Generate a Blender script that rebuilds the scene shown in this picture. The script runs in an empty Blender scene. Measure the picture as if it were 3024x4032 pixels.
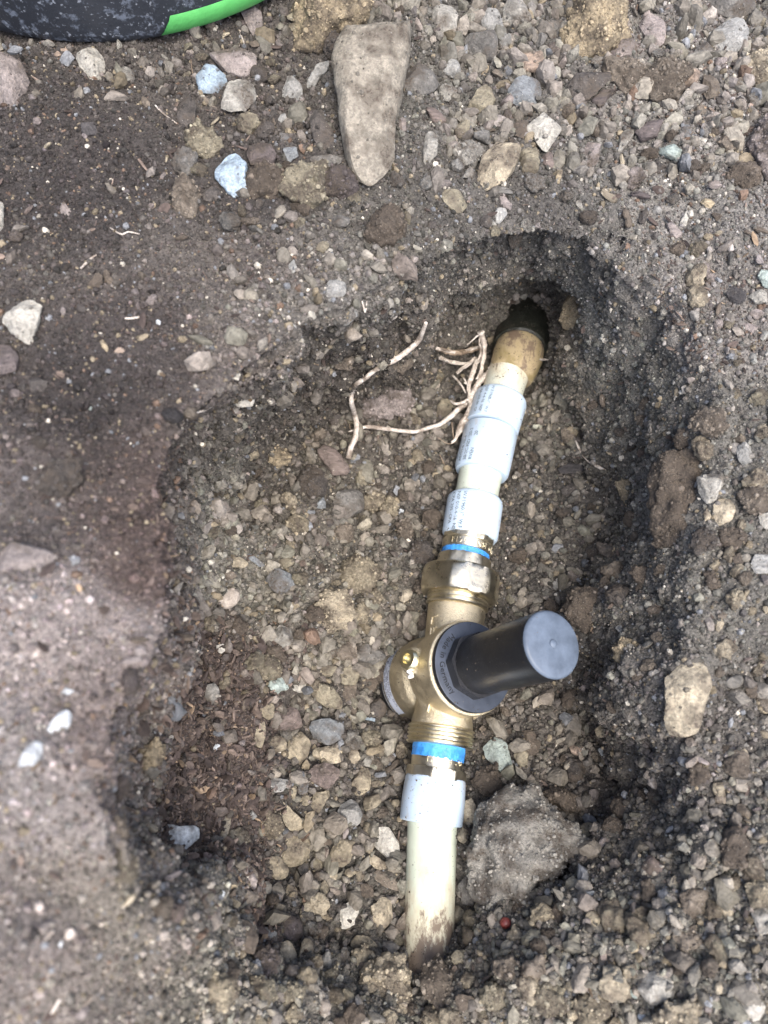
import bpy, bmesh, math, random
import numpy as np
from mathutils import Vector, Matrix, Euler
from mathutils.bvhtree import BVHTree

random.seed(7)
rng = np.random.default_rng(11)
sc = bpy.context.scene
col = sc.collection

# ------------------------------------------------------------------ camera
# metres; the bank is near z = 0, a hand-held phone about 0.34 m above it, tilted 20 degrees off straight down
CZ = 0.34
TILT = math.radians(20)
CT, ST = math.cos(TILT), math.sin(TILT)
FPX = 3028.0                      # focal length in photograph pixels
cam_data = bpy.data.cameras.new("camera")
cam_data.sensor_fit = 'VERTICAL'
cam_data.sensor_height = 7.66
cam_data.sensor_width = 5.745
cam_data.lens = FPX / 4032 * 7.66
cam_data.clip_start = 0.01
cam_data.clip_end = 200
cam_data.dof.use_dof = True
cam_data.dof.focus_distance = 0.46
cam_data.dof.aperture_fstop = 1.6
cam = bpy.data.objects.new("camera", cam_data)
cam.location = (0, 0, CZ)
cam.rotation_euler = (TILT, 0, 0)
col.objects.link(cam)
sc.camera = cam

# ------------------------------------------------------------------ light: thin overcast, brightest high overhead
SUN_EL, SUN_AZ = math.radians(66), math.radians(152)     # azimuth measured from +y towards +x
world = bpy.data.worlds.new("World")
sc.world = world
world.use_nodes = True
wn = world.node_tree.nodes
wl = world.node_tree.links
bg = wn["Background"]
sky = wn.new("ShaderNodeTexSky")
sky.sky_type = 'NISHITA'
sky.sun_disc = False
sky.sun_elevation = SUN_EL
sky.sun_rotation = SUN_AZ
sky.air_density = 0.7
sky.dust_density = 4.0
sky.ozone_density = 1.0
wl.new(sky.outputs[0], bg.inputs[0])
bg.inputs[1].default_value = 0.15
sun_data = bpy.data.lights.new("sun", 'SUN')
sun_data.energy = 1.2
sun_data.angle = math.radians(46)
sun_data.color = (1.0, 0.985, 0.955)
sun = bpy.data.objects.new("sun", sun_data)
sd = Vector((math.cos(SUN_EL) * math.sin(SUN_AZ), math.cos(SUN_EL) * math.cos(SUN_AZ), math.sin(SUN_EL)))
sun.rotation_euler = sd.to_track_quat('Z', 'Y').to_euler()
sun.location = sd * 3
col.objects.link(sun)
sc.view_settings.view_transform = 'Standard'
sc.view_settings.look = 'None'
sc.view_settings.gamma = 1.0
sc.view_settings.use_curve_mapping = False
sc.view_settings.exposure = 1.47
sc.render.engine = 'CYCLES'

# ------------------------------------------------------------------ geometry of the view (used to lay out real positions)
CAM = Vector((0, 0, CZ))
CROPS = {'F': (0, 0, 1), 'N': (0, 0, 1.8228),
         'C3': (1200, 1150, .6028), 'C4': (0, 0, .7233), 'C5': (1200, 0, .5425), 'C6': (2000, 0, .6172),
         'D1': (0, 1000, .7233), 'D2': (0, 2200, .5425), 'D3': (500, 2500, .6631), 'D4': (700, 1600, .6631),
         'D5': (2100, 1500, .557), 'D6': (1700, 2800, .7981), 'D7': (0, 3200, .6028), 'D8': (800, 3200, .6631)}

def ray(px, py):
    u, v = (px - 1512) / FPX, (2016 - py) / FPX
    return Vector((u, ST + v * CT, -CT + v * ST))

def P(px, py, h):                 # the point h metres below the camera seen at a photograph pixel
    d = ray(px, py)
    return CAM + d * (h / -d.z)

def project(p):
    q = Vector(p) - CAM
    cy = q.y * CT + q.z * ST
    dep = q.y * ST - q.z * CT
    return 1512 + FPX * q.x / dep, 2016 - FPX * cy / dep, dep

# ------------------------------------------------------------------ numpy noise
def _h(ix, iy, iz, seed):
    n = (ix.astype(np.int64) * 374761393 + iy.astype(np.int64) * 668265263 + iz.astype(np.int64) * 2147483647 + seed * 974711) & 0xffffffff
    n = ((n ^ (n >> 13)) * 1274126177) & 0xffffffff
    n = ((n ^ (n >> 16)) * 2246822519) & 0xffffffff
    n = n ^ (n >> 15)
    return n.astype(np.float64) / 4294967295.0

def vnoise(p, scale, seed=0):
    q = p * scale
    i = np.floor(q).astype(np.int64)
    f = q - i
    f = f * f * (3 - 2 * f)
    r = 0
    for dx in (0, 1):
        wx = f[:, 0] if dx else 1 - f[:, 0]
        for dy in (0, 1):
            wy = f[:, 1] if dy else 1 - f[:, 1]
            for dz in (0, 1):
                wz = f[:, 2] if dz else 1 - f[:, 2]
                r = r + wx * wy * wz * _h(i[:, 0] + dx, i[:, 1] + dy, i[:, 2] + dz, seed)
    return r * 2 - 1

def fbm(p, scale, octs=3, seed=0, gain=.5):
    r, a = 0, 1
    for o in range(octs):
        r = r + a * vnoise(p, scale * 2.03 ** o, seed + o * 17)
        a *= gain
    return r

def worley(p, scale, seed=0):     # distance to nearest cell point, and that cell's random number
    q = p * scale
    i = np.floor(q).astype(np.int64)
    best = np.full(len(p), 9.0)
    rid = np.zeros(len(p))
    for dx in (-1, 0, 1):
        for dy in (-1, 0, 1):
            for dz in (-1, 0, 1):
                c0, c1, c2 = i[:, 0] + dx, i[:, 1] + dy, i[:, 2] + dz
                h0 = _h(c0, c1, c2, seed + 1)
                d = (c0 + h0 - q[:, 0]) ** 2 + (c1 + _h(c0, c1, c2, seed + 2) - q[:, 1]) ** 2 + (c2 + _h(c0, c1, c2, seed + 3) - q[:, 2]) ** 2
                m = d < best
                best[m] = d[m]
                rid[m] = h0[m]
    return np.sqrt(best), rid

# ------------------------------------------------------------------ object helpers
def tag(o, label=None, cat=None, group=None, kind=None):
    if label: o["label"] = label
    if cat: o["category"] = cat
    if group: o["group"] = group
    if kind: o["kind"] = kind
    return o

def mesh_obj(name, verts, faces, mat, parent=None, smooth=True):
    me = bpy.data.meshes.new(name)
    me.from_pydata([tuple(v) for v in verts], [], [tuple(f) for f in faces])
    if smooth: me.shade_smooth()
    me.materials.append(mat)
    o = bpy.data.objects.new(name, me)
    if parent: o.parent = parent
    col.objects.link(o)
    return o

def fast_mesh(name, verts, quads):
    me = bpy.data.meshes.new(name)
    nv, nf, k = len(verts), len(quads), quads.shape[1]
    me.vertices.add(nv); me.loops.add(nf * k); me.polygons.add(nf)
    me.vertices.foreach_set("co", np.asarray(verts, np.float32).ravel())
    me.loops.foreach_set("vertex_index", quads.astype(np.int32).ravel())
    me.polygons.foreach_set("loop_start", np.arange(0, nf * k, k, dtype=np.int32))
    me.update(calc_edges=True)
    return me

def fix_normals(me):
    bm = bmesh.new(); bm.from_mesh(me)
    bmesh.ops.recalc_face_normals(bm, faces=bm.faces)
    bm.to_mesh(me); bm.free()

def frame(d, ref=Vector((0, 0, 1))):
    d = Vector(d).normalized()
    e1 = (Vector(ref) - d * Vector(ref).dot(d)).normalized()
    e2 = d.cross(e1)
    return d, e1, e2

def lathe(name, prof, p0, d, mat, parent=None, segs=72, sides=0, apothem=0, ref=Vector((0, 0, 1)), wob=0.0, caps=True, phase=0.0, smooth=True, wfreq=90):
    """a turned solid: prof is a list of (distance along the axis, radius); sides + apothem cut flats on it"""
    d, e1, e2 = frame(d, ref)
    p0 = Vector(p0)
    V, F = [], []
    for (s, r) in prof:
        for k in range(segs):
            a = 2 * math.pi * k / segs
            rr = r
            if sides:
                w = 2 * math.pi / sides
                b = (a + phase) % w - w / 2
                rr = min(r, apothem / math.cos(b))
            if wob:
                rr += wob * (math.sin(a * 7 + s * wfreq * 9) * .5 + math.sin(a * 17 + s * wfreq * 23) * .5)
            V.append(p0 + d * s + (e1 * math.cos(a) + e2 * math.sin(a)) * rr)
    n = len(prof)
    for j in range(n - 1):
        for k in range(segs):
            k2 = (k + 1) % segs
            F.append((j * segs + k, (j + 1) * segs + k, (j + 1) * segs + k2, j * segs + k2))
    if caps:
        F.append(tuple(range(segs)))
        F.append(tuple(reversed([(n - 1) * segs + k for k in range(segs)])))
    o = mesh_obj(name, V, F, mat, parent, smooth)
    fix_normals(o.data)
    if smooth:
        o.data.set_sharp_from_angle(angle=math.radians(38))
    return o

def tube(name, pts, rad, mat, parent=None, segs=8, rough=0.0, seed=0):
    pts = [Vector(p) for p in pts]
    # resample with a smooth spline
    out, rr = [], []
    n = len(pts)
    for i in range(n - 1):
        p0, p1, p2, p3 = pts[max(i - 1, 0)], pts[i], pts[i + 1], pts[min(i + 2, n - 1)]
        for k in range(6):
            t = k / 6
            out.append(0.5 * ((2 * p1) + (p2 - p0) * t + (2 * p0 - 5 * p1 + 4 * p2 - p3) * t * t + (-p0 + 3 * p1 - 3 * p2 + p3) * t ** 3))
            rr.append(rad[i] * (1 - t) + rad[i + 1] * t)
    out.append(pts[-1]); rr.append(rad[-1])
    rn = random.Random(seed)
    V, F = [], []
    e1 = None
    m = len(out)
    for i, p in enumerate(out):
        d = (out[min(i + 1, m - 1)] - out[max(i - 1, 0)]).normalized()
        if e1 is None:
            e1 = d.orthogonal().normalized()
        e1 = (e1 - d * e1.dot(d)).normalized()
        e2 = d.cross(e1)
        for k in range(segs):
            a = 2 * math.pi * k / segs
            r = rr[i] * (1 + rough * rn.uniform(-1, 1))
            V.append(p + (e1 * math.cos(a) + e2 * math.sin(a)) * r)
    for i in range(m - 1):
        for k in range(segs):
            k2 = (k + 1) % segs
            F.append((i * segs + k, i * segs + k2, (i + 1) * segs + k2, (i + 1) * segs + k))
    F.append(tuple(reversed(range(segs))))
    F.append(tuple((m - 1) * segs + k for k in range(segs)))
    return mesh_obj(name, V, F, mat, parent)

_dg = None
def text_mesh(s, size, extrude=0.0, spacing=1.0):
    cu = bpy.data.curves.new("lettering", 'FONT')
    cu.body = s; cu.size = size; cu.extrude = extrude
    cu.space_character = spacing
    cu.resolution_u = 3
    o = bpy.data.objects.new("lettering", cu)
    col.objects.link(o)
    dg = bpy.context.evaluated_depsgraph_get()
    me = bpy.data.meshes.new_from_object(o.evaluated_get(dg))
    V = [v.co.copy() for v in me.vertices]
    F = [tuple(p.vertices) for p in me.polygons]
    bpy.data.objects.remove(o)
    bpy.data.curves.remove(cu)
    bpy.data.meshes.remove(me)
    return V, F

# ------------------------------------------------------------------ materials
def new_mat(name):
    m = bpy.data.materials.new(name)
    m.use_nodes = True
    nt = m.node_tree
    return m, nt, nt.nodes["Principled BSDF"]

def N(nt, t, **kw):
    n = nt.nodes.new(t)
    for k, v in kw.items():
        if k.startswith("i_"):
            n.inputs[k[2:].replace("_", " ")].default_value = v
        else:
            setattr(n, k, v)
    return n

def noise_node(nt, vec, scale, detail=4, rough=.6):
    n = nt.nodes.new("ShaderNodeTexNoise")
    n.inputs["Scale"].default_value = scale
    n.inputs["Detail"].default_value = detail
    n.inputs["Roughness"].default_value = rough
    if vec is not None: nt.links.new(vec, n.inputs["Vector"])
    return n

def ramp(nt, fac, stops):
    r = nt.nodes.new("ShaderNodeValToRGB")
    el = r.color_ramp.elements
    while len(el) < len(stops): el.new(.5)
    for e, (p, c) in zip(el, stops):
        e.position = p
        e.color = (c, c, c, 1) if isinstance(c, (int, float)) else tuple(c) + (1,)
    nt.links.new(fac, r.inputs[0])
    return r

def mixc(nt, fac, a, b, mode='MIX'):
    m = nt.nodes.new("ShaderNodeMix")
    m.data_type = 'RGBA'; m.blend_type = mode
    for s, v in ((m.inputs[0], fac), (m.inputs[6], a), (m.inputs[7], b)):
        if hasattr(v, "links"): nt.links.new(v, s)
        elif isinstance(v, (int, float)): s.default_value = v
        else: s.default_value = tuple(v) + (1,) if len(v) == 3 else v
    return m.outputs[2]

def bump(nt, bs, height, dist, strength=1.0, prev=None):
    b = nt.nodes.new("ShaderNodeBump")
    b.inputs["Strength"].default_value = strength
    b.inputs["Distance"].default_value = dist
    nt.links.new(height, b.inputs["Height"])
    if prev is not None: nt.links.new(prev, b.inputs["Normal"])
    nt.links.new(b.outputs[0], bs.inputs["Normal"])
    return b.outputs[0]

def objcoord(nt):
    return nt.nodes.new("ShaderNodeTexCoord").outputs["Object"]

def mat_ground():
    m, nt, bs = new_mat("soil")
    at = N(nt, "ShaderNodeAttribute", attribute_name="soilcol")
    co = objcoord(nt)
    n1 = noise_node(nt, co, 160, 5, .7)
    n2 = noise_node(nt, co, 900, 3, .7)
    c = mixc(nt, 1.0, at.outputs["Color"], ramp(nt, n1.outputs[0], [(.3, .55), (.7, 1.5)]).outputs[0], 'MULTIPLY')
    c = mixc(nt, 1.0, c, ramp(nt, n2.outputs[0], [(.3, .5), (.7, 1.6)]).outputs[0], 'MULTIPLY')
    vo = N(nt, "ShaderNodeTexVoronoi"); nt.links.new(co, vo.inputs["Vector"]); vo.inputs["Scale"].default_value = 420
    sp = ramp(nt, vo.outputs["Distance"], [(.10, 1), (.17, 0)])
    rnd = N(nt, "ShaderNodeSeparateColor"); nt.links.new(vo.outputs["Color"], rnd.inputs[0])
    pick = ramp(nt, rnd.outputs[0], [(.90, 0), (.92, 1)])
    mm = N(nt, "ShaderNodeMath", operation='MULTIPLY')
    nt.links.new(sp.outputs[0], mm.inputs[0]); nt.links.new(pick.outputs[0], mm.inputs[1])
    c = mixc(nt, mm.outputs[0], c, (.42, .38, .30))
    nt.links.new(c, bs.inputs["Base Color"])
    bs.inputs["Roughness"].default_value = .8
    bs.inputs["Specular IOR Level"].default_value = .35
    b1 = bump(nt, bs, n1.outputs[0], .003, .8)
    bump(nt, bs, n2.outputs[0], .0012, .9, b1)
    return m

def mat_crumb(name, rough=.62):
    m, nt, bs = new_mat(name)
    at = N(nt, "ShaderNodeAttribute", attribute_name="ccol", attribute_type='INSTANCER')
    co = objcoord(nt)
    n1 = noise_node(nt, co, 1.6, 3, .7)
    c = mixc(nt, 1.0, at.outputs["Color"], ramp(nt, n1.outputs[0], [(.3, .6), (.7, 1.4)]).outputs[0], 'MULTIPLY')
    nt.links.new(c, bs.inputs["Base Color"])
    bs.inputs["Roughness"].default_value = rough
    bs.inputs["Specular IOR Level"].default_value = .25
    return m

def mat_stone(name, dirt=.4, scale=1.0, rough=.75, bumpd=.0012, spec=.35, streak=False, soilc=(.085, .068, .052)):
    m, nt, bs = new_mat(name)
    oi = N(nt, "ShaderNodeObjectInfo")
    tc = nt.nodes.new("ShaderNodeTexCoord")
    add = N(nt, "ShaderNodeVectorMath", operation='ADD')
    sc3 = N(nt, "ShaderNodeVectorMath", operation='SCALE')
    comb = N(nt, "ShaderNodeCombineXYZ")
    nt.links.new(oi.outputs["Random"], comb.inputs[0]); nt.links.new(oi.outputs["Random"], comb.inputs[2])
    nt.links.new(comb.outputs[0], sc3.inputs[0]); sc3.inputs["Scale"].default_value = 3.0
    nt.links.new(tc.outputs["Object"], add.inputs[0]); nt.links.new(sc3.outputs[0], add.inputs[1])
    co = add.outputs[0]
    if streak:
        mp = N(nt, "ShaderNodeMapping"); mp.inputs["Scale"].default_value = (.18, 1, 1)
        nt.links.new(co, mp.inputs[0]); co = mp.outputs[0]
    n1 = noise_node(nt, co, 110 * scale, 6, .72)
    n2 = noise_node(nt, co, 620 * scale, 4, .7)
    n3 = noise_node(nt, co, 60 * scale, 3, .6)
    c = mixc(nt, 1.0, oi.outputs["Color"], ramp(nt, n1.outputs[0], [(.32, .6), (.52, 1.0), (.7, 1.35)]).outputs[0], 'MULTIPLY')
    c = mixc(nt, 1.0, c, ramp(nt, n2.outputs[0], [(.3, .62), (.7, 1.42)]).outputs[0], 'MULTIPLY')
    lo = .62 - .35 * dirt
    dm = N(nt, "ShaderNodeMath", operation='MULTIPLY')
    dr = ramp(nt, n3.outputs[0], [(lo, 0), (lo + .12, 1)])
    dr2 = ramp(nt, n2.outputs[0], [(.38, .35), (.6, 1)])
    nt.links.new(dr.outputs[0], dm.inputs[0]); nt.links.new(dr2.outputs[0], dm.inputs[1])
    c = mixc(nt, dm.outputs[0], c, soilc)
    vo = N(nt, "ShaderNodeTexVoronoi"); nt.links.new(co, vo.inputs["Vector"]); vo.inputs["Scale"].default_value = 700 * scale
    sp = ramp(nt, vo.outputs["Distance"], [(.10, 1), (.2, 0)])
    rnd = N(nt, "ShaderNodeSeparateColor"); nt.links.new(vo.outputs["Color"], rnd.inputs[0])
    pick = ramp(nt, rnd.outputs[0], [(.86, 0), (.88, .8)])
    mm = N(nt, "ShaderNodeMath", operation='MULTIPLY')
    nt.links.new(sp.outputs[0], mm.inputs[0]); nt.links.new(pick.outputs[0], mm.inputs[1])
    c = mixc(nt, mm.outputs[0], c, (.5, .46, .38))
    nt.links.new(c, bs.inputs["Base Color"])
    bs.inputs["Roughness"].default_value = rough
    bs.inputs["Specular IOR Level"].default_value = spec
    b1 = bump(nt, bs, n1.outputs[0], bumpd * 2.2, .8)
    bump(nt, bs, n2.outputs[0], bumpd, .9, b1)
    return m

def mat_plain(name, colr, rough=.5, metal=0.0, spec=.5, sss=0.0, bsc=0, bd=.0002, var=0.0, vscale=200):
    m, nt, bs = new_mat(name)
    bs.inputs["Base Color"].default_value = tuple(colr) + (1,)
    bs.inputs["Roughness"].default_value = rough
    bs.inputs["Metallic"].default_value = metal
    bs.inputs["Specular IOR Level"].default_value = spec
    if sss:
        bs.inputs["Subsurface Weight"].default_value = sss
        bs.inputs["Subsurface Radius"].default_value = (.004, .004, .0035)
        bs.inputs["Subsurface Scale"].default_value = 1.0
    co = objcoord(nt)
    if var:
        n = noise_node(nt, co, vscale, 5, .65)
        c = mixc(nt, 1.0, colr, ramp(nt, n.outputs[0], [(.3, 1 - var), (.7, 1 + var)]).outputs[0], 'MULTIPLY')
        nt.links.new(c, bs.inputs["Base Color"])
        r = ramp(nt, n.outputs[0], [(.3, max(rough - .1, .05)), (.7, min(rough + .14, 1))])
        nt.links.new(r.outputs[0], bs.inputs["Roughness"])
    if bsc:
        nb = noise_node(nt, co, bsc, 4, .6)
        bump(nt, bs, nb.outputs[0], bd, 1.0)
    return m

MAT_GROUND = mat_ground()
MAT_CRUMB = mat_crumb("soil_crumb")
MAT_PEB = mat_crumb("loose_pebble", .7)
MAT_CHIPS = mat_crumb("bark_flake", .75)
MAT_STONE = mat_stone("stone", dirt=.42)
MAT_CLEAN = mat_stone("clean_stone", dirt=.12, rough=.6)
MAT_CLOD = mat_stone("earth_clod", dirt=.55, scale=1.15, rough=.85, bumpd=.002)
MAT_BARK = mat_stone("bark", dirt=.25, scale=1.3, rough=.75, bumpd=.0012, streak=True)
# ================================================================== THE GROUND WITH ITS HOLE
# rim of the hole: (photo x, y, depth under the camera, how far the foot of the wall lies outside (+) or inside (-) the rim)
RIM = [(400, 3390, .270, .022), (395, 3100, .270, .028), (425, 2807, .275, .030), (510, 2660, .277, .036), (625, 2540, .280, .036), (640, 2380, .285, .030), (640, 2187, .290, .030), (645, 1914, .295, .024),
       (680, 1680, .300, .030), (850, 1560, .305, .030), (980, 1430, .310, .030), (1130, 1330, .320, .028), (1300, 1240, .325, .024),
       (1430, 1175, .330, .022), (1530, 1115, .335, .020), (1640, 1045, .340, .006), (1786, 980, .345, .016), (1914, 930, .350, .022), (2060, 890, .355, .022),
       (2220, 900, .355, .010), (2430, 970, .360, -.010), (2630, 1110, .360, -.032), (2790, 1290, .360, -.044), (2880, 1500, .365, -.050),
       (2880, 1750, .372, -.052), (2840, 2000, .375, -.048), (2780, 2300, .380, -.044), (2720, 2600, .385, -.034), (2700, 2900, .400, -.034), (2780, 3200, .405, -.020),
       (2800, 3500, .405, -.045), (2560, 3760, .415, -.058), (2230, 3930, .430, -.052), (1900, 4020, .452, -.036), (1670, 4060, .472, -.018), (1350, 4100, .446, -.040),
       (1100, 4020, .420, -.026), (900, 3930, .400, -.018), (700, 3830, .360, -.034), (560, 3690, .310, -.022), (430, 3550, .285, .004)]
GROUND_PTS = [(100, 3800, .262), (100, 3000, .258), (100, 2400, .265), (120, 1800, .283), (100, 1260, .300), (300, 600, .320), (-400, 300, .33), (1000, 300, .338),
              (1400, 500, .336), (2000, 400, .352), (2600, 300, .350), (2980, 900, .350), (2990, 1700, .362), (2990, 2300, .372), (3000, 3300, .385),
              (2900, 3950, .388), (300, 4060, .285), (1000, 4200, .40), (1700, 4300, .458), (2300, 4200, .42), (500, 1500, .298), (1000, 1000, .325), (2400, 700, .356)]
FLOOR_PTS = [(1500, 2000, .505), (1640, 3000, .508), (1000, 2000, .478), (1000, 2400, .480), (760, 1950, .425), (780, 2300, .430), (740, 2520, .445), (1150, 1500, .478), (1480, 1330, .470), (2450, 1350, .46), (2580, 2000, .465), (2600, 2500, .468), (800, 2700, .455), (750, 2900, .450), (600, 3100, .425), (560, 3300, .420), (560, 2850, .42), (700, 3500, .440), (1200, 3400, .500),
             (1200, 2900, .498), (1450, 3650, .490), (1250, 1650, .492), (1700, 1500, .512), (2040, 1500, .522), (1960, 1800, .516), (2300, 1800, .505), (2450, 2200, .495), (2400, 2800, .505),
             (2500, 3300, .480), (2200, 3700, .470), (1950, 3850, .468), (1680, 3800, .504), (1680, 3650, .506), (1560, 3800, .49), (1790, 3800, .49), (1640, 3900, .492), (1745, 3880, .496), (1690, 3950, .498), (1690, 4040, .484), (1560, 2750, .530), (1800, 2600, .512), (1100, 3750, .475), (900, 3700, .45)]

C0 = np.array([0.022, 0.105])
rw = np.array([[*P(a, b, h)[:2], h, u] for a, b, h, u in RIM])
gw = np.array([[*P(a, b, h)[:2], CZ - h] for a, b, h in GROUND_PTS] + [[r[0], r[1], CZ - r[2]] for r in rw])
fw = np.array([[*P(a, b, h)[:2], CZ - h] for a, b, h in FLOOR_PTS])

def idw(pts, x, y, pw=3.0, eps=2e-4):
    num = np.zeros(len(x)); den = np.zeros(len(x))
    for a, b, z in pts:
        w = 1.0 / ((x - a) ** 2 + (y - b) ** 2 + eps) ** (pw / 2)
        num += w * z; den += w
    return num / den

ang = np.arctan2(rw[:, 1] - C0[1], rw[:, 0] - C0[0])
rad = np.hypot(rw[:, 1] - C0[1], rw[:, 0] - C0[0])
order = np.argsort(ang)
ang, rad, und = ang[order], rad[order], rw[order, 3]
NT, NF, NW, NG = 1100, 128, 118, 190
th = np.linspace(-math.pi, math.pi, NT, endpoint=False)
R = np.interp(th, ang, rad, period=2 * math.pi)
U = np.interp(th, ang, und, period=2 * math.pi)
kern = np.hanning(25); kern /= kern.sum()
def sm(a): return np.convolve(np.concatenate([a[-12:], a, a[:12]]), kern, 'valid')
R, U = sm(R), sm(sm(U))
circ = np.stack([np.cos(th), np.sin(th), th * 0], 1)
R = R + .0035 * fbm(circ, 9, 3, 5) + .0012 * fbm(circ, 60, 2, 9)
pm = P(2050, 1395, .52)
thp = math.atan2(pm.y - C0[1], pm.x - C0[0])
dth = (th - thp + math.pi) % (2 * math.pi) - math.pi
CAV = .052 * np.exp(-(dth / .11) ** 2)
cx, cy = np.cos(th), np.sin(th)
ring_r, ring_z = [], []
Rf = R + U + CAV
for k in range(NF):
    f = .004 + (1 - .004) * (k / NF) ** .85
    r = Rf * f
    ring_r.append(r); ring_z.append(idw(fw, C0[0] + r * cx, C0[1] + r * cy))
zf = idw(fw, C0[0] + Rf * cx, C0[1] + Rf * cy)
zr = idw(gw, C0[0] + R * cx, C0[1] + R * cy)
for k in range(NW):
    t = 1 - k / NW
    g = t ** .6 * (1 - .25 * max(0, t - .8))
    q = min(max((t - .40) / .22, 0), 1); q = q * q * (3 - 2 * q)
    tz = t if t < .93 else t
    ring_r.append(R + U * g + CAV * q)
    ring_z.append(zr + (zf - zr) * tz)
dg_ = 0
for k in range(NG):
    r = R + dg_
    z = idw(gw, C0[0] + r * cx, C0[1] + r * cy) - .0025 * np.exp(-dg_ / .004)
    ring_r.append(r); ring_z.append(z)
    dg_ += .00155
for k in range(26):                # the ground goes on, out to the horizon
    dg_ *= 1.28
    r = R + dg_
    z = idw(gw, C0[0] + r * cx, C0[1] + r * cy)
    ring_r.append(r); ring_z.append(z * 1.0 + .004 * fbm(np.stack([r * cx, r * cy, z], 1), 6, 2, 3))
RR, ZZ = np.array(ring_r), np.array(ring_z)
NK = len(RR)
X = C0[0] + RR * cx[None]; Y = C0[1] + RR * cy[None]
base = np.stack([X, Y, ZZ], 2)
region = np.concatenate([np.zeros(NF), np.ones(NW), np.full(NK - NF - NW, 2)])
# blur heights of floor slightly
def normals(g):
    du = np.roll(g, -1, 1) - np.roll(g, 1, 1)
    dv = np.gradient(g, axis=0)
    n = np.cross(dv, du)
    return n / (np.linalg.norm(n, axis=2, keepdims=True) + 1e-12)
nb = normals(base)
if nb[NF // 2, :, 2].mean() < 0: nb = -nb
FLIP = False
def clayness(p):
    """1 on the smooth cut clay of the far and right walls"""
    hz = np.clip((CZ - .352 - p[:, 2]) / .012, 0, 1) * np.clip((p[:, 2] - (CZ - .492)) / .02, 0, 1)
    side = np.maximum(np.clip((p[:, 0] - .115) / .02, 0, 1) * np.clip((p[:, 1] - .02) / .04, 0, 1), np.clip((p[:, 1] - .262) / .02, 0, 1) * np.clip((p[:, 0] + .0) / .03, 0, 1))
    return hz * side
def fineness(p):
    """1 where the soil is fine and even (the heaped bank on the left), 0 where it is lumpy"""
    sx = np.clip((-.060 - p[:, 0]) / .03, 0, 1)
    sz = np.clip((p[:, 2] - (CZ - .345)) / .015, 0, 1)
    left = sx * sz * np.clip((.40 - p[:, 1]) / .05, 0, 1)
    lip = np.clip((p[:, 2] - (CZ - .365)) / .01, 0, 1) * np.exp(-((p[:, 1] - .305 + .25 * np.minimum(p[:, 0] + .03, 0) * -1) / .035) ** 2) * .8
    return np.clip(np.maximum(left, lip), 0, 1)
flat = base.reshape(-1, 3); nf_ = nb.reshape(-1, 3)
reg = np.repeat(region, NT)
fine = np.repeat(np.arange(NK) < NF + NW + NG, NT)
disp = np.zeros(len(flat))
q = flat[fine]
wallm = (reg[fine] == 1)
clay = clayness(q)
d = np.where(wallm, .0085, .0042) * fbm(q, 22, 4, 21) + .006 * clay * fbm(q, 16, 3, 25)
w1, id1 = worley(q, 55, 31)
infl = np.where(reg[fine] < 2, 1.0, .6)
calm = fineness(q)
infl = infl * (1 - .75 * calm) * (1 - .42 * clay)
d *= (1 - .5 * calm)
d += infl * np.where(wallm, .0062, .0046) * (1 - np.clip(w1 * 1.5, 0, 1) ** 2) * (id1 > .35)
w2, id2 = worley(q + .0018 * np.stack([vnoise(q, 260, 71), vnoise(q, 260, 72), vnoise(q, 260, 73)], 1), 150, 41)
d += infl * .0034 * (1 - np.clip(w2 * 1.6, 0, 1) ** 2) * (.25 + id2)
w3, id3 = worley(q, 380, 51)
d += .0011 * (1 - np.clip(w3 * 1.6, 0, 1) ** 2) * (.2 + id3)
d += .0006 * vnoise(q, 700, 61)
disp[fine] = d
verts = flat + nf_ * disp[:, None]
idx = np.arange(NK * NT).reshape(NK, NT)
a = idx[:-1]; b = idx[1:]
quads = np.stack([a, b, np.roll(b, -1, 1), np.roll(a, -1, 1)], 2).reshape(-1, 4)
me = fast_mesh("ground", verts, quads)
if sum(me.polygons[i].normal.z for i in range(NT * 20, NT * 20 + 50)) < 0:
    me.flip_normals()

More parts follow.
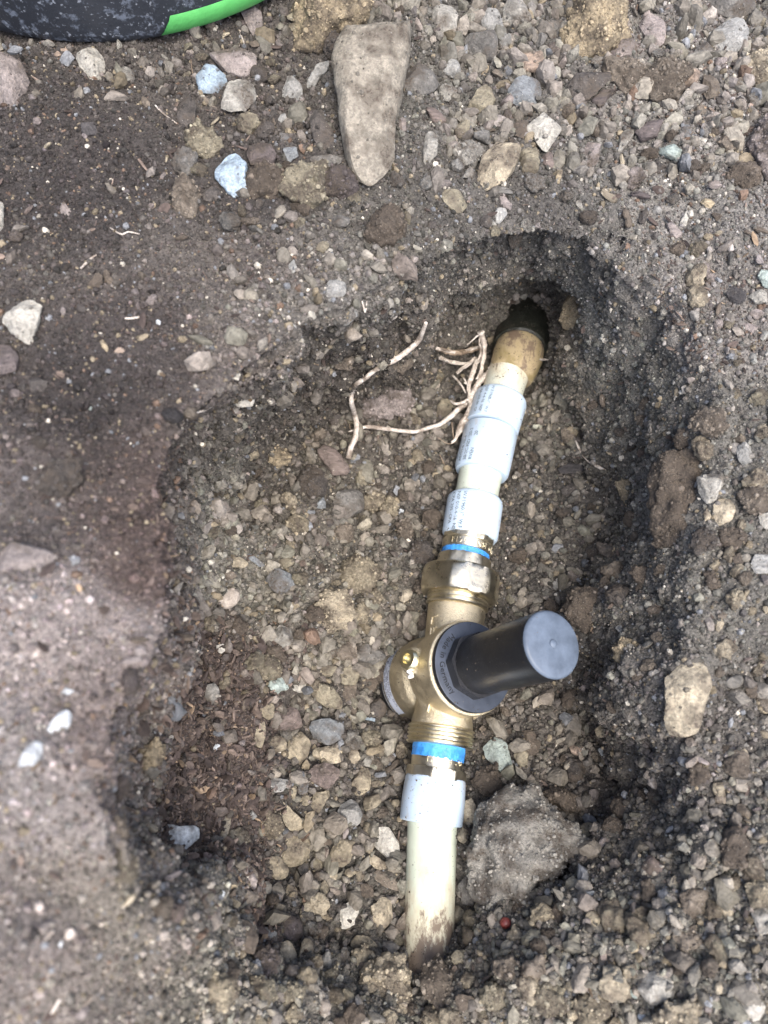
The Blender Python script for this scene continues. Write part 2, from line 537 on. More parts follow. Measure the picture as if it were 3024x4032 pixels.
# ------------------------------------------------------------------ what the ground is made of, from place to place
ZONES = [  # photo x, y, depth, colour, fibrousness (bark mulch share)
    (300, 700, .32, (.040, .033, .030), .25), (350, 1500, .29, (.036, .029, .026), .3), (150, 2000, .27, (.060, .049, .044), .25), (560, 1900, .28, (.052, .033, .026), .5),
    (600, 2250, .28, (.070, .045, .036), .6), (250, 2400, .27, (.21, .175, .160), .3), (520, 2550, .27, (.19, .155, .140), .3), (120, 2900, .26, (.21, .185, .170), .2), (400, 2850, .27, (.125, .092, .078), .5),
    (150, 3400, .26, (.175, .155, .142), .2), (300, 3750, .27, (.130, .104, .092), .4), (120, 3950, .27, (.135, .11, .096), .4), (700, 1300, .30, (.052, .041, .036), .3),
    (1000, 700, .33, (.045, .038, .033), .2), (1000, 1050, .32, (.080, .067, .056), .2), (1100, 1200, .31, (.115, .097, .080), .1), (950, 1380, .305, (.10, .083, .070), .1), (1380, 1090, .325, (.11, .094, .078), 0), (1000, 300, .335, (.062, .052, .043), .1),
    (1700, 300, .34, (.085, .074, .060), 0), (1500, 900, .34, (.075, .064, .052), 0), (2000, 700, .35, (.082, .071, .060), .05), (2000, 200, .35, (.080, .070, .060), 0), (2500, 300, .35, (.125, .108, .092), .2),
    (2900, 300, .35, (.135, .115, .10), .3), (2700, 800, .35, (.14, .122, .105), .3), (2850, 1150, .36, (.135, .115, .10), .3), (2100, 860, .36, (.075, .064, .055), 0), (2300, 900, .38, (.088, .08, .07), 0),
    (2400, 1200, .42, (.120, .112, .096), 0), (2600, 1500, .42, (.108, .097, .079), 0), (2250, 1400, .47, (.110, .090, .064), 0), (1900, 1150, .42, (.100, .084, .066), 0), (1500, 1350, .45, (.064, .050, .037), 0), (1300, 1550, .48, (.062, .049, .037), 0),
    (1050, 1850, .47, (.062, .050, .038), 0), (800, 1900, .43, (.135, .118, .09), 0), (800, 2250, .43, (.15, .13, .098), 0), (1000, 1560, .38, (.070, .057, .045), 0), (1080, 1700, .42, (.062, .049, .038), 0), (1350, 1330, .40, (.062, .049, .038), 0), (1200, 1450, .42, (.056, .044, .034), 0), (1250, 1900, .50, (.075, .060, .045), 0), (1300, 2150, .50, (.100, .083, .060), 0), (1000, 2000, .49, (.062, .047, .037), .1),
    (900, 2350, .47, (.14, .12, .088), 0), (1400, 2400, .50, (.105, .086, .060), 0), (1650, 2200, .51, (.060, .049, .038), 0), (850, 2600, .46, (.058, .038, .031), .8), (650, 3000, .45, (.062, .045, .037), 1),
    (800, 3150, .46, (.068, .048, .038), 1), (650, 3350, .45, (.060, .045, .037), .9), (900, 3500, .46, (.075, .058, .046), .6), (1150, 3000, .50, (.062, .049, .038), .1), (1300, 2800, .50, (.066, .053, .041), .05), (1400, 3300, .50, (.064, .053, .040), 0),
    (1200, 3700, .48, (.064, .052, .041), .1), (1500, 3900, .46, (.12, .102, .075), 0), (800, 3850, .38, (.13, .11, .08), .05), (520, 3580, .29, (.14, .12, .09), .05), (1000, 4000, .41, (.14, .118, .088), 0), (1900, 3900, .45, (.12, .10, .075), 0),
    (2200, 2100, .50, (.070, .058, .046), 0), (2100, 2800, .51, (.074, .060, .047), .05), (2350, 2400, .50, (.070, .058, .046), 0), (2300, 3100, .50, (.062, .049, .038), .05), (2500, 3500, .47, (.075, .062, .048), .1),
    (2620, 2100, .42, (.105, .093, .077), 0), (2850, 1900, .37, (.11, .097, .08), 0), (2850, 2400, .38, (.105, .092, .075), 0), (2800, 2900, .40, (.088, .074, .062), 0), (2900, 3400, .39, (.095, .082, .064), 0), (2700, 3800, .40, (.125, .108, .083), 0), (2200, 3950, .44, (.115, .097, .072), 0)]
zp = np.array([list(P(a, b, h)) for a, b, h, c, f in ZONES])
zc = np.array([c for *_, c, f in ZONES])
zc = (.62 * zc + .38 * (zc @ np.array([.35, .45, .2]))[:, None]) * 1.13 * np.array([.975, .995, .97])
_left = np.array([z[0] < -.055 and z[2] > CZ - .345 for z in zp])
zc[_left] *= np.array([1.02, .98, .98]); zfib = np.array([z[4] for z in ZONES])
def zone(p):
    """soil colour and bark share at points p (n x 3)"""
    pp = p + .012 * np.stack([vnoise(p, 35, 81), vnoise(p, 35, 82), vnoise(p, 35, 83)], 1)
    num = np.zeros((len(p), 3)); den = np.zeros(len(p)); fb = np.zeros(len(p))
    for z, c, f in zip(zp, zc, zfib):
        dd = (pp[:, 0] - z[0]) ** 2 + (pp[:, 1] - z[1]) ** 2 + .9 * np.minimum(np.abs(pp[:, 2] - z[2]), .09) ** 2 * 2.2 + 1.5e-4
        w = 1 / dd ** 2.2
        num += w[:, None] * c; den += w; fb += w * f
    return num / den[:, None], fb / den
SOIL_GAIN = 1.0
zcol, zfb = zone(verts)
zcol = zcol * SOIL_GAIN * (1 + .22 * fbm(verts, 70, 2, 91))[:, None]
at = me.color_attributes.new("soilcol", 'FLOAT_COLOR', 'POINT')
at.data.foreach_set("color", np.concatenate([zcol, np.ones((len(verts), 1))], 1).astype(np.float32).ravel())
me.shade_smooth()
me.materials.append(MAT_GROUND)
ground = bpy.data.objects.new("ground", me)
tag(ground, kind="structure")
col.objects.link(ground)
bpy.context.view_layer.update()
BVH = BVHTree.FromObject(ground, bpy.context.evaluated_depsgraph_get())

def cast(px, py):
    d = ray(px, py).normalized()
    loc, nrm, i, dist = BVH.ray_cast(CAM, d)
    if loc is None:
        return P(px, py, .36), Vector((0, 0, 1))
    return loc, nrm
# ================================================================== FINE LOOSE MATERIAL (nobody could count it)
_ico = {}
def ico(level):
    if level not in _ico:
        bm = bmesh.new(); bmesh.ops.create_icosphere(bm, subdivisions=level, radius=1)
        v = np.array([x.co[:] for x in bm.verts]); f = np.array([[w.index for w in x.verts] for x in bm.faces]); bm.free()
        _ico[level] = (v / np.linalg.norm(v, axis=1, keepdims=True), f)
    return _ico[level]

def crumb_tree(name, mat, shapes):
    """points -> one of several lumpy grains made inside the node tree; shapes = [(subdivisions, lumpiness, flatten vector, seed)]"""
    ng = bpy.data.node_groups.new(name, 'GeometryNodeTree')
    ng.interface.new_socket("Geometry", in_out='INPUT', socket_type='NodeSocketGeometry')
    ng.interface.new_socket("Geometry", in_out='OUTPUT', socket_type='NodeSocketGeometry')
    gi, go = ng.nodes.new("NodeGroupInput"), ng.nodes.new("NodeGroupOutput")
    L = ng.links.new
    join = ng.nodes.new("GeometryNodeJoinGeometry")
    made = []
    for sub, lump, fl, seed in shapes:
        s = ng.nodes.new("GeometryNodeMeshIcoSphere")
        s.inputs["Radius"].default_value = 1; s.inputs["Subdivisions"].default_value = abs(sub)
        pos = ng.nodes.new("GeometryNodeInputPosition")
        add = ng.nodes.new("ShaderNodeVectorMath"); add.operation = 'ADD'; add.inputs[1].default_value = (seed * 7.3, seed * 3.1, seed)
        L(pos.outputs[0], add.inputs[0])
        no = ng.nodes.new("ShaderNodeTexNoise"); no.inputs["Scale"].default_value = .95; no.inputs["Detail"].default_value = 2.5; no.inputs["Roughness"].default_value = .75
        L(add.outputs[0], no.inputs["Vector"])
        sub_ = ng.nodes.new("ShaderNodeVectorMath"); sub_.operation = 'SUBTRACT'; sub_.inputs[1].default_value = (.5, .5, .5)
        L(no.outputs["Color"], sub_.inputs[0])
        scl = ng.nodes.new("ShaderNodeVectorMath"); scl.operation = 'SCALE'; scl.inputs["Scale"].default_value = lump
        L(sub_.outputs[0], scl.inputs[0])
        sp = ng.nodes.new("GeometryNodeSetPosition")
        L(s.outputs["Mesh"], sp.inputs["Geometry"]); L(scl.outputs[0], sp.inputs["Offset"])
        tr = ng.nodes.new("GeometryNodeTransform"); tr.inputs["Scale"].default_value = fl
        if sub < 0:                # broken rock: the hull of a few scattered points, then roughened
            hull = ng.nodes.new("GeometryNodeConvexHull"); L(sp.outputs[0], hull.inputs[0])
            sd_ = ng.nodes.new("GeometryNodeSubdivideMesh"); sd_.inputs["Level"].default_value = 2; L(hull.outputs[0], sd_.inputs[0])
            n9 = ng.nodes.new("ShaderNodeTexNoise"); n9.inputs["Scale"].default_value = 2.2; n9.inputs["Detail"].default_value = 3.0; n9.inputs["Roughness"].default_value = .7
            L(add.outputs[0], n9.inputs["Vector"])
            s9 = ng.nodes.new("ShaderNodeVectorMath"); s9.operation = 'SUBTRACT'; s9.inputs[1].default_value = (.5, .5, .5); L(n9.outputs["Color"], s9.inputs[0])
            c9 = ng.nodes.new("ShaderNodeVectorMath"); c9.operation = 'SCALE'; c9.inputs["Scale"].default_value = .38; L(s9.outputs[0], c9.inputs[0])
            p9 = ng.nodes.new("GeometryNodeSetPosition"); L(sd_.outputs[0], p9.inputs["Geometry"]); L(c9.outputs[0], p9.inputs["Offset"])
            L(p9.outputs[0], tr.inputs["Geometry"])
        else:
            L(sp.outputs[0], tr.inputs["Geometry"])
        sm_ = ng.nodes.new("GeometryNodeSetShadeSmooth"); sm_.inputs["Shade Smooth"].default_value = False
        L(tr.outputs[0], sm_.inputs["Geometry"])
        ma = ng.nodes.new("GeometryNodeSetMaterial"); ma.inputs["Material"].default_value = mat
        L(sm_.outputs[0], ma.inputs["Geometry"])
        g2 = ng.nodes.new("GeometryNodeGeometryToInstance")
        L(ma.outputs[0], g2.inputs[0])
        made.append(g2)
    for g in reversed(made): L(g.outputs[0], join.inputs[0])
    iop = ng.nodes.new("GeometryNodeInstanceOnPoints")
    L(gi.outputs[0], iop.inputs["Points"]); L(join.outputs[0], iop.inputs["Instance"])
    iop.inputs["Pick Instance"].default_value = True
    for an, dt, sock in (("vid", 'INT', "Instance Index"), ("rot", 'FLOAT_VECTOR', "Rotation"), ("scl", 'FLOAT_VECTOR', "Scale")):
        na = ng.nodes.new("GeometryNodeInputNamedAttribute"); na.data_type = dt
        na.inputs["Name"].default_value = an
        o = [x for x in na.outputs if x.enabled and x.name == "Attribute"][0]
        L(o, iop.inputs[sock])
    L(iop.outputs[0], go.inputs[0])
    return ng

def scatter_obj(name, pts, scl, rot, vid, colr, tree, kind="stuff"):
    m = bpy.data.meshes.new(name)
    m.vertices.add(len(pts))
    m.vertices.foreach_set("co", pts.astype(np.float32).ravel())
    for an, t, dat, key in (("scl", 'FLOAT_VECTOR', scl, "vector"), ("rot", 'FLOAT_VECTOR', rot, "vector"), ("vid", 'INT', vid, "value")):
        a_ = m.attributes.new(an, t, 'POINT'); a_.data.foreach_set(key, dat.astype(np.int32 if t == 'INT' else np.float32).ravel())
    a_ = m.attributes.new("ccol", 'FLOAT_COLOR', 'POINT')
    a_.data.foreach_set("color", np.concatenate([colr, np.ones((len(pts), 1))], 1).astype(np.float32).ravel())
    o = bpy.data.objects.new(name, m)
    col.objects.link(o)
    md = o.modifiers.new("grains", 'NODES'); md.node_group = tree
    tag(o, kind=kind)
    return o

# faces of the ground the camera could plausibly see
fv = verts[quads[: (NF + NW + NG) * NT]]
fc = fv.mean(1)
fn = np.cross(fv[:, 2] - fv[:, 0], fv[:, 3] - fv[:, 1])
farea = .5 * np.linalg.norm(fn, axis=1)
fn /= (np.linalg.norm(fn, axis=1, keepdims=True) + 1e-12)
fn *= np.where(nf_[: len(fn)] @ np.array([0, 0, 1.]) != 0, 1, 1)[:, None]
nref = nf_[quads[: (NF + NW + NG) * NT][:, 0]]
fn *= np.sign((fn * nref).sum(1))[:, None]
def inview(p, m=.12):
    q = p - np.array([0, 0, CZ])
    cyv = q[:, 1] * CT + q[:, 2] * ST; dep = q[:, 1] * ST - q[:, 2] * CT
    return (np.abs(q[:, 0] / dep) < .5 + m) & (np.abs(cyv / dep) < .666 + m)
vis = inview(fc, .16)
fsel = np.where(vis)[0]
fzone, ffib = zone(fc[fsel])
ffine = fineness(fc[fsel])
fclay = clayness(fc[fsel])
fsteep = 1 - np.clip((np.abs(nref[fsel][:, 2]) - .30) / .35, 0, 1)      # loose pieces do not stay on steep faces
_z = fc[fsel]
fup = np.clip((_z[:, 2] - (CZ - .37)) / .02, 0, 1)            # up on the bank rather than in the hole
fcoarse = (1 - .96 * ffine) * np.where(fup > .5, np.where(_z[:, 0] < 0.0, .22, .6), 1.0)
wsel = farea[fsel] / farea[fsel].sum()

def sample(n, weight=None):
    w = wsel if weight is None else wsel * weight
    w = w / w.sum()
    k = rng.choice(len(fsel), n, p=w)
    f = fsel[k]
    a_, b_ = rng.random(n), rng.random(n)
    v = fv[f]
    p = (v[:, 0] * ((1 - a_) * (1 - b_))[:, None] + v[:, 1] * (a_ * (1 - b_))[:, None] + v[:, 2] * (a_ * b_)[:, None] + v[:, 3] * ((1 - a_) * b_)[:, None])
    return p, fn[f], fzone[k], ffib[k]

def grain_colors(base, fib, n, spread=.48, specks=.02):
    c = base * np.exp(spread * rng.standard_normal(n))[:, None] * (1 + .02 * rng.standard_normal((n, 3)))
    r = rng.random(n)
    m = r < specks
    c[m] = np.array([.52, .48, .40]) * rng.uniform(.5, 1.2, (m.sum(), 1))
    m = (r > .955) ; c[m] = np.array([.21, .175, .12]) * rng.uniform(.5, 1.3, (m.sum(), 1))
    m = (r > .925) & (r < .95) & (fib > .1); c[m] = np.array([.145, .10, .072]) * rng.uniform(.5, 1.3, (m.sum(), 1))
    m = (r > .90) & (r < .925); c[m] = np.array([.17, .175, .18]) * rng.uniform(.6, 1.3, (m.sum(), 1))
    return np.clip(c, .006, .8)

T_CRUMB = crumb_tree("soil grains", MAT_CRUMB, [(2, 1.5, (1, 1, 1), 1), (2, 1.8, (1, .8, .7), 2), (3, 1.7, (1, 1, .8), 3), (2, 2.0, (1, .7, 1), 4), (2, 1.4, (.8, 1, .9), 5), (3, 2.2, (1, .9, .9), 6)])
T_PEB = crumb_tree("pebble shapes", MAT_PEB, [(3, 1.5, (1, .8, .7), 11), (3, 1.8, (1, .9, .6), 12), (3, 1.9, (1, .7, .7), 13), (4, 2.1, (1, 1, .8), 14), (3, 1.6, (1, .6, .5), 15), (4, 2.4, (1, .9, .8), 16)])
T_RUB = crumb_tree("rubble shapes", MAT_PEB, [(-2, 2.6, (1, .8, .7), 31), (-2, 2.9, (1, .9, .55), 32), (-2, 2.7, (1, .6, .6), 33), (-2, 3.2, (1, .85, .8), 34), (-2, 3.0, (1, .5, .45), 35), (-2, 2.8, (1, 1, .6), 36), (-2, 3.4, (1, .75, .7), 37)])
T_CHIP = crumb_tree("bark flake shapes", MAT_CHIPS, [(2, 1.0, (1, .30, .12), 21), (2, 1.2, (1, .42, .15), 22), (2, 1.4, (1, .2, .15), 23), (2, 1.4, (1, .6, .14), 24)])

def scatter(name, n, smin, smax, power, tree, nvar, weight=None, spread=.48, specks=.014, sink=.25, chip=False, gain=1.0, clear=None, tint=None):
    p, nn, z, fb = sample(n, weight)
    if clear is not None:
        k_ = clear(p); p, nn, z, fb = p[k_], nn[k_], z[k_], fb[k_]; n = len(p)
    s = smin * (1 - rng.random(n) * (1 - (smin / smax) ** power)) ** (-1 / power)      # diameters, many small and few large
    r = s / 2
    p = p + nn * (r * (1 - 2 * sink) * .6)[:, None]
    if chip:
        rot = np.stack([rng.normal(0, .45, n), rng.normal(0, .45, n), rng.uniform(0, 6.28, n)], 1)
        scl = np.stack([r, r * rng.uniform(.7, 1.2, n), r * rng.uniform(.7, 1.3, n)], 1)
    else:
        rot = rng.uniform(0, 6.28, (n, 3))
        scl = r[:, None] * rng.uniform(.75, 1.15, (n, 3))
    if tint is not None: z = z * (1 - tint[1]) + np.array(tint[0]) * tint[1]
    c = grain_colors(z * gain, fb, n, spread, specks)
    if chip:
        r_ = rng.random(n)
        c = np.where((r_ < .62)[:, None], np.array([.062, .047, .040]), np.where((r_ < .965)[:, None], np.array([.120, .092, .074]), np.array([.22, .16, .105]))) * np.exp(.35 * rng.standard_normal(n))[:, None]
    return scatter_obj(name, p, scl, rot, rng.integers(0, nvar, n), c, tree)

scatter("soil_crumbs", 150000, .0009, .0048, 1.75, T_CRUMB, 6, weight=(1 - .35 * fsteep) * (1 - .45 * ffib) * (1 - .7 * ffine) * (1 - .35 * fclay))
scatter("fine_soil_grains", 70000, .0008, .0026, 2.2, T_CRUMB, 6, weight=.15 + ffine + .3 * fclay, specks=.004, spread=.34)
scatter("bark_mulch", 36000, .0013, .0095, 2.3, T_CHIP, 4, weight=np.clip(ffib - .12, 0, 1) ** 1.8 * (1 - .9 * ffine) + .003, chip=True, sink=.15)
# ================================================================== STONES, CLODS AND BARK PIECES, ONE BY ONE
PAL = {'g': (.20, .19, .165), 'G': (.135, .128, .115), 'b': (.27, .335, .385), 'B': (.165, .175, .178), 't': (.215, .185, .13), 'T': (.29, .25, .18), 'o': (.175, .155, .11), 'd': (.075, .066, .058),
       'D': (.05, .046, .045), 'r': (.155, .108, .084), 'R': (.10, .074, .066), 'p': (.37, .35, .30), 'w': (.44, .46, .46), 'y': (.25, .205, .135), 'k': (.21, .165, .14), 'e': (.105, .085, .065), 'E': (.145, .122, .095),
       'n': (.26, .30, .27), 'O': (.27, .18, .11), 'm': (.24, .235, .215), 'S': (.25, .225, .18)}
CNAME = {'S': 'greyish tan', 'g': 'grey', 'G': 'dull grey', 'b': 'pale blue', 'B': 'blue-grey', 't': 'tan', 'T': 'light tan', 'o': 'olive-grey', 'd': 'dark', 'D': 'blackish', 'r': 'reddish brown', 'R': 'maroon-brown', 'p': 'pale',
         'w': 'whitish', 'y': 'ochre', 'k': 'pinkish grey', 'e': 'dark brown', 'E': 'brown', 'n': 'pale green', 'O': 'orange-brown', 'm': 'light grey'}
for k_ in 'kRrO': PAL[k_] = tuple(.6 * x + .4 * sum(PAL[k_]) / 3 for x in PAL[k_])
for k_ in PAL: PAL[k_] = tuple(min(.75, x * (1.32 if k_ in 'gtToEyk' else 1.1)) for x in PAL[k_])
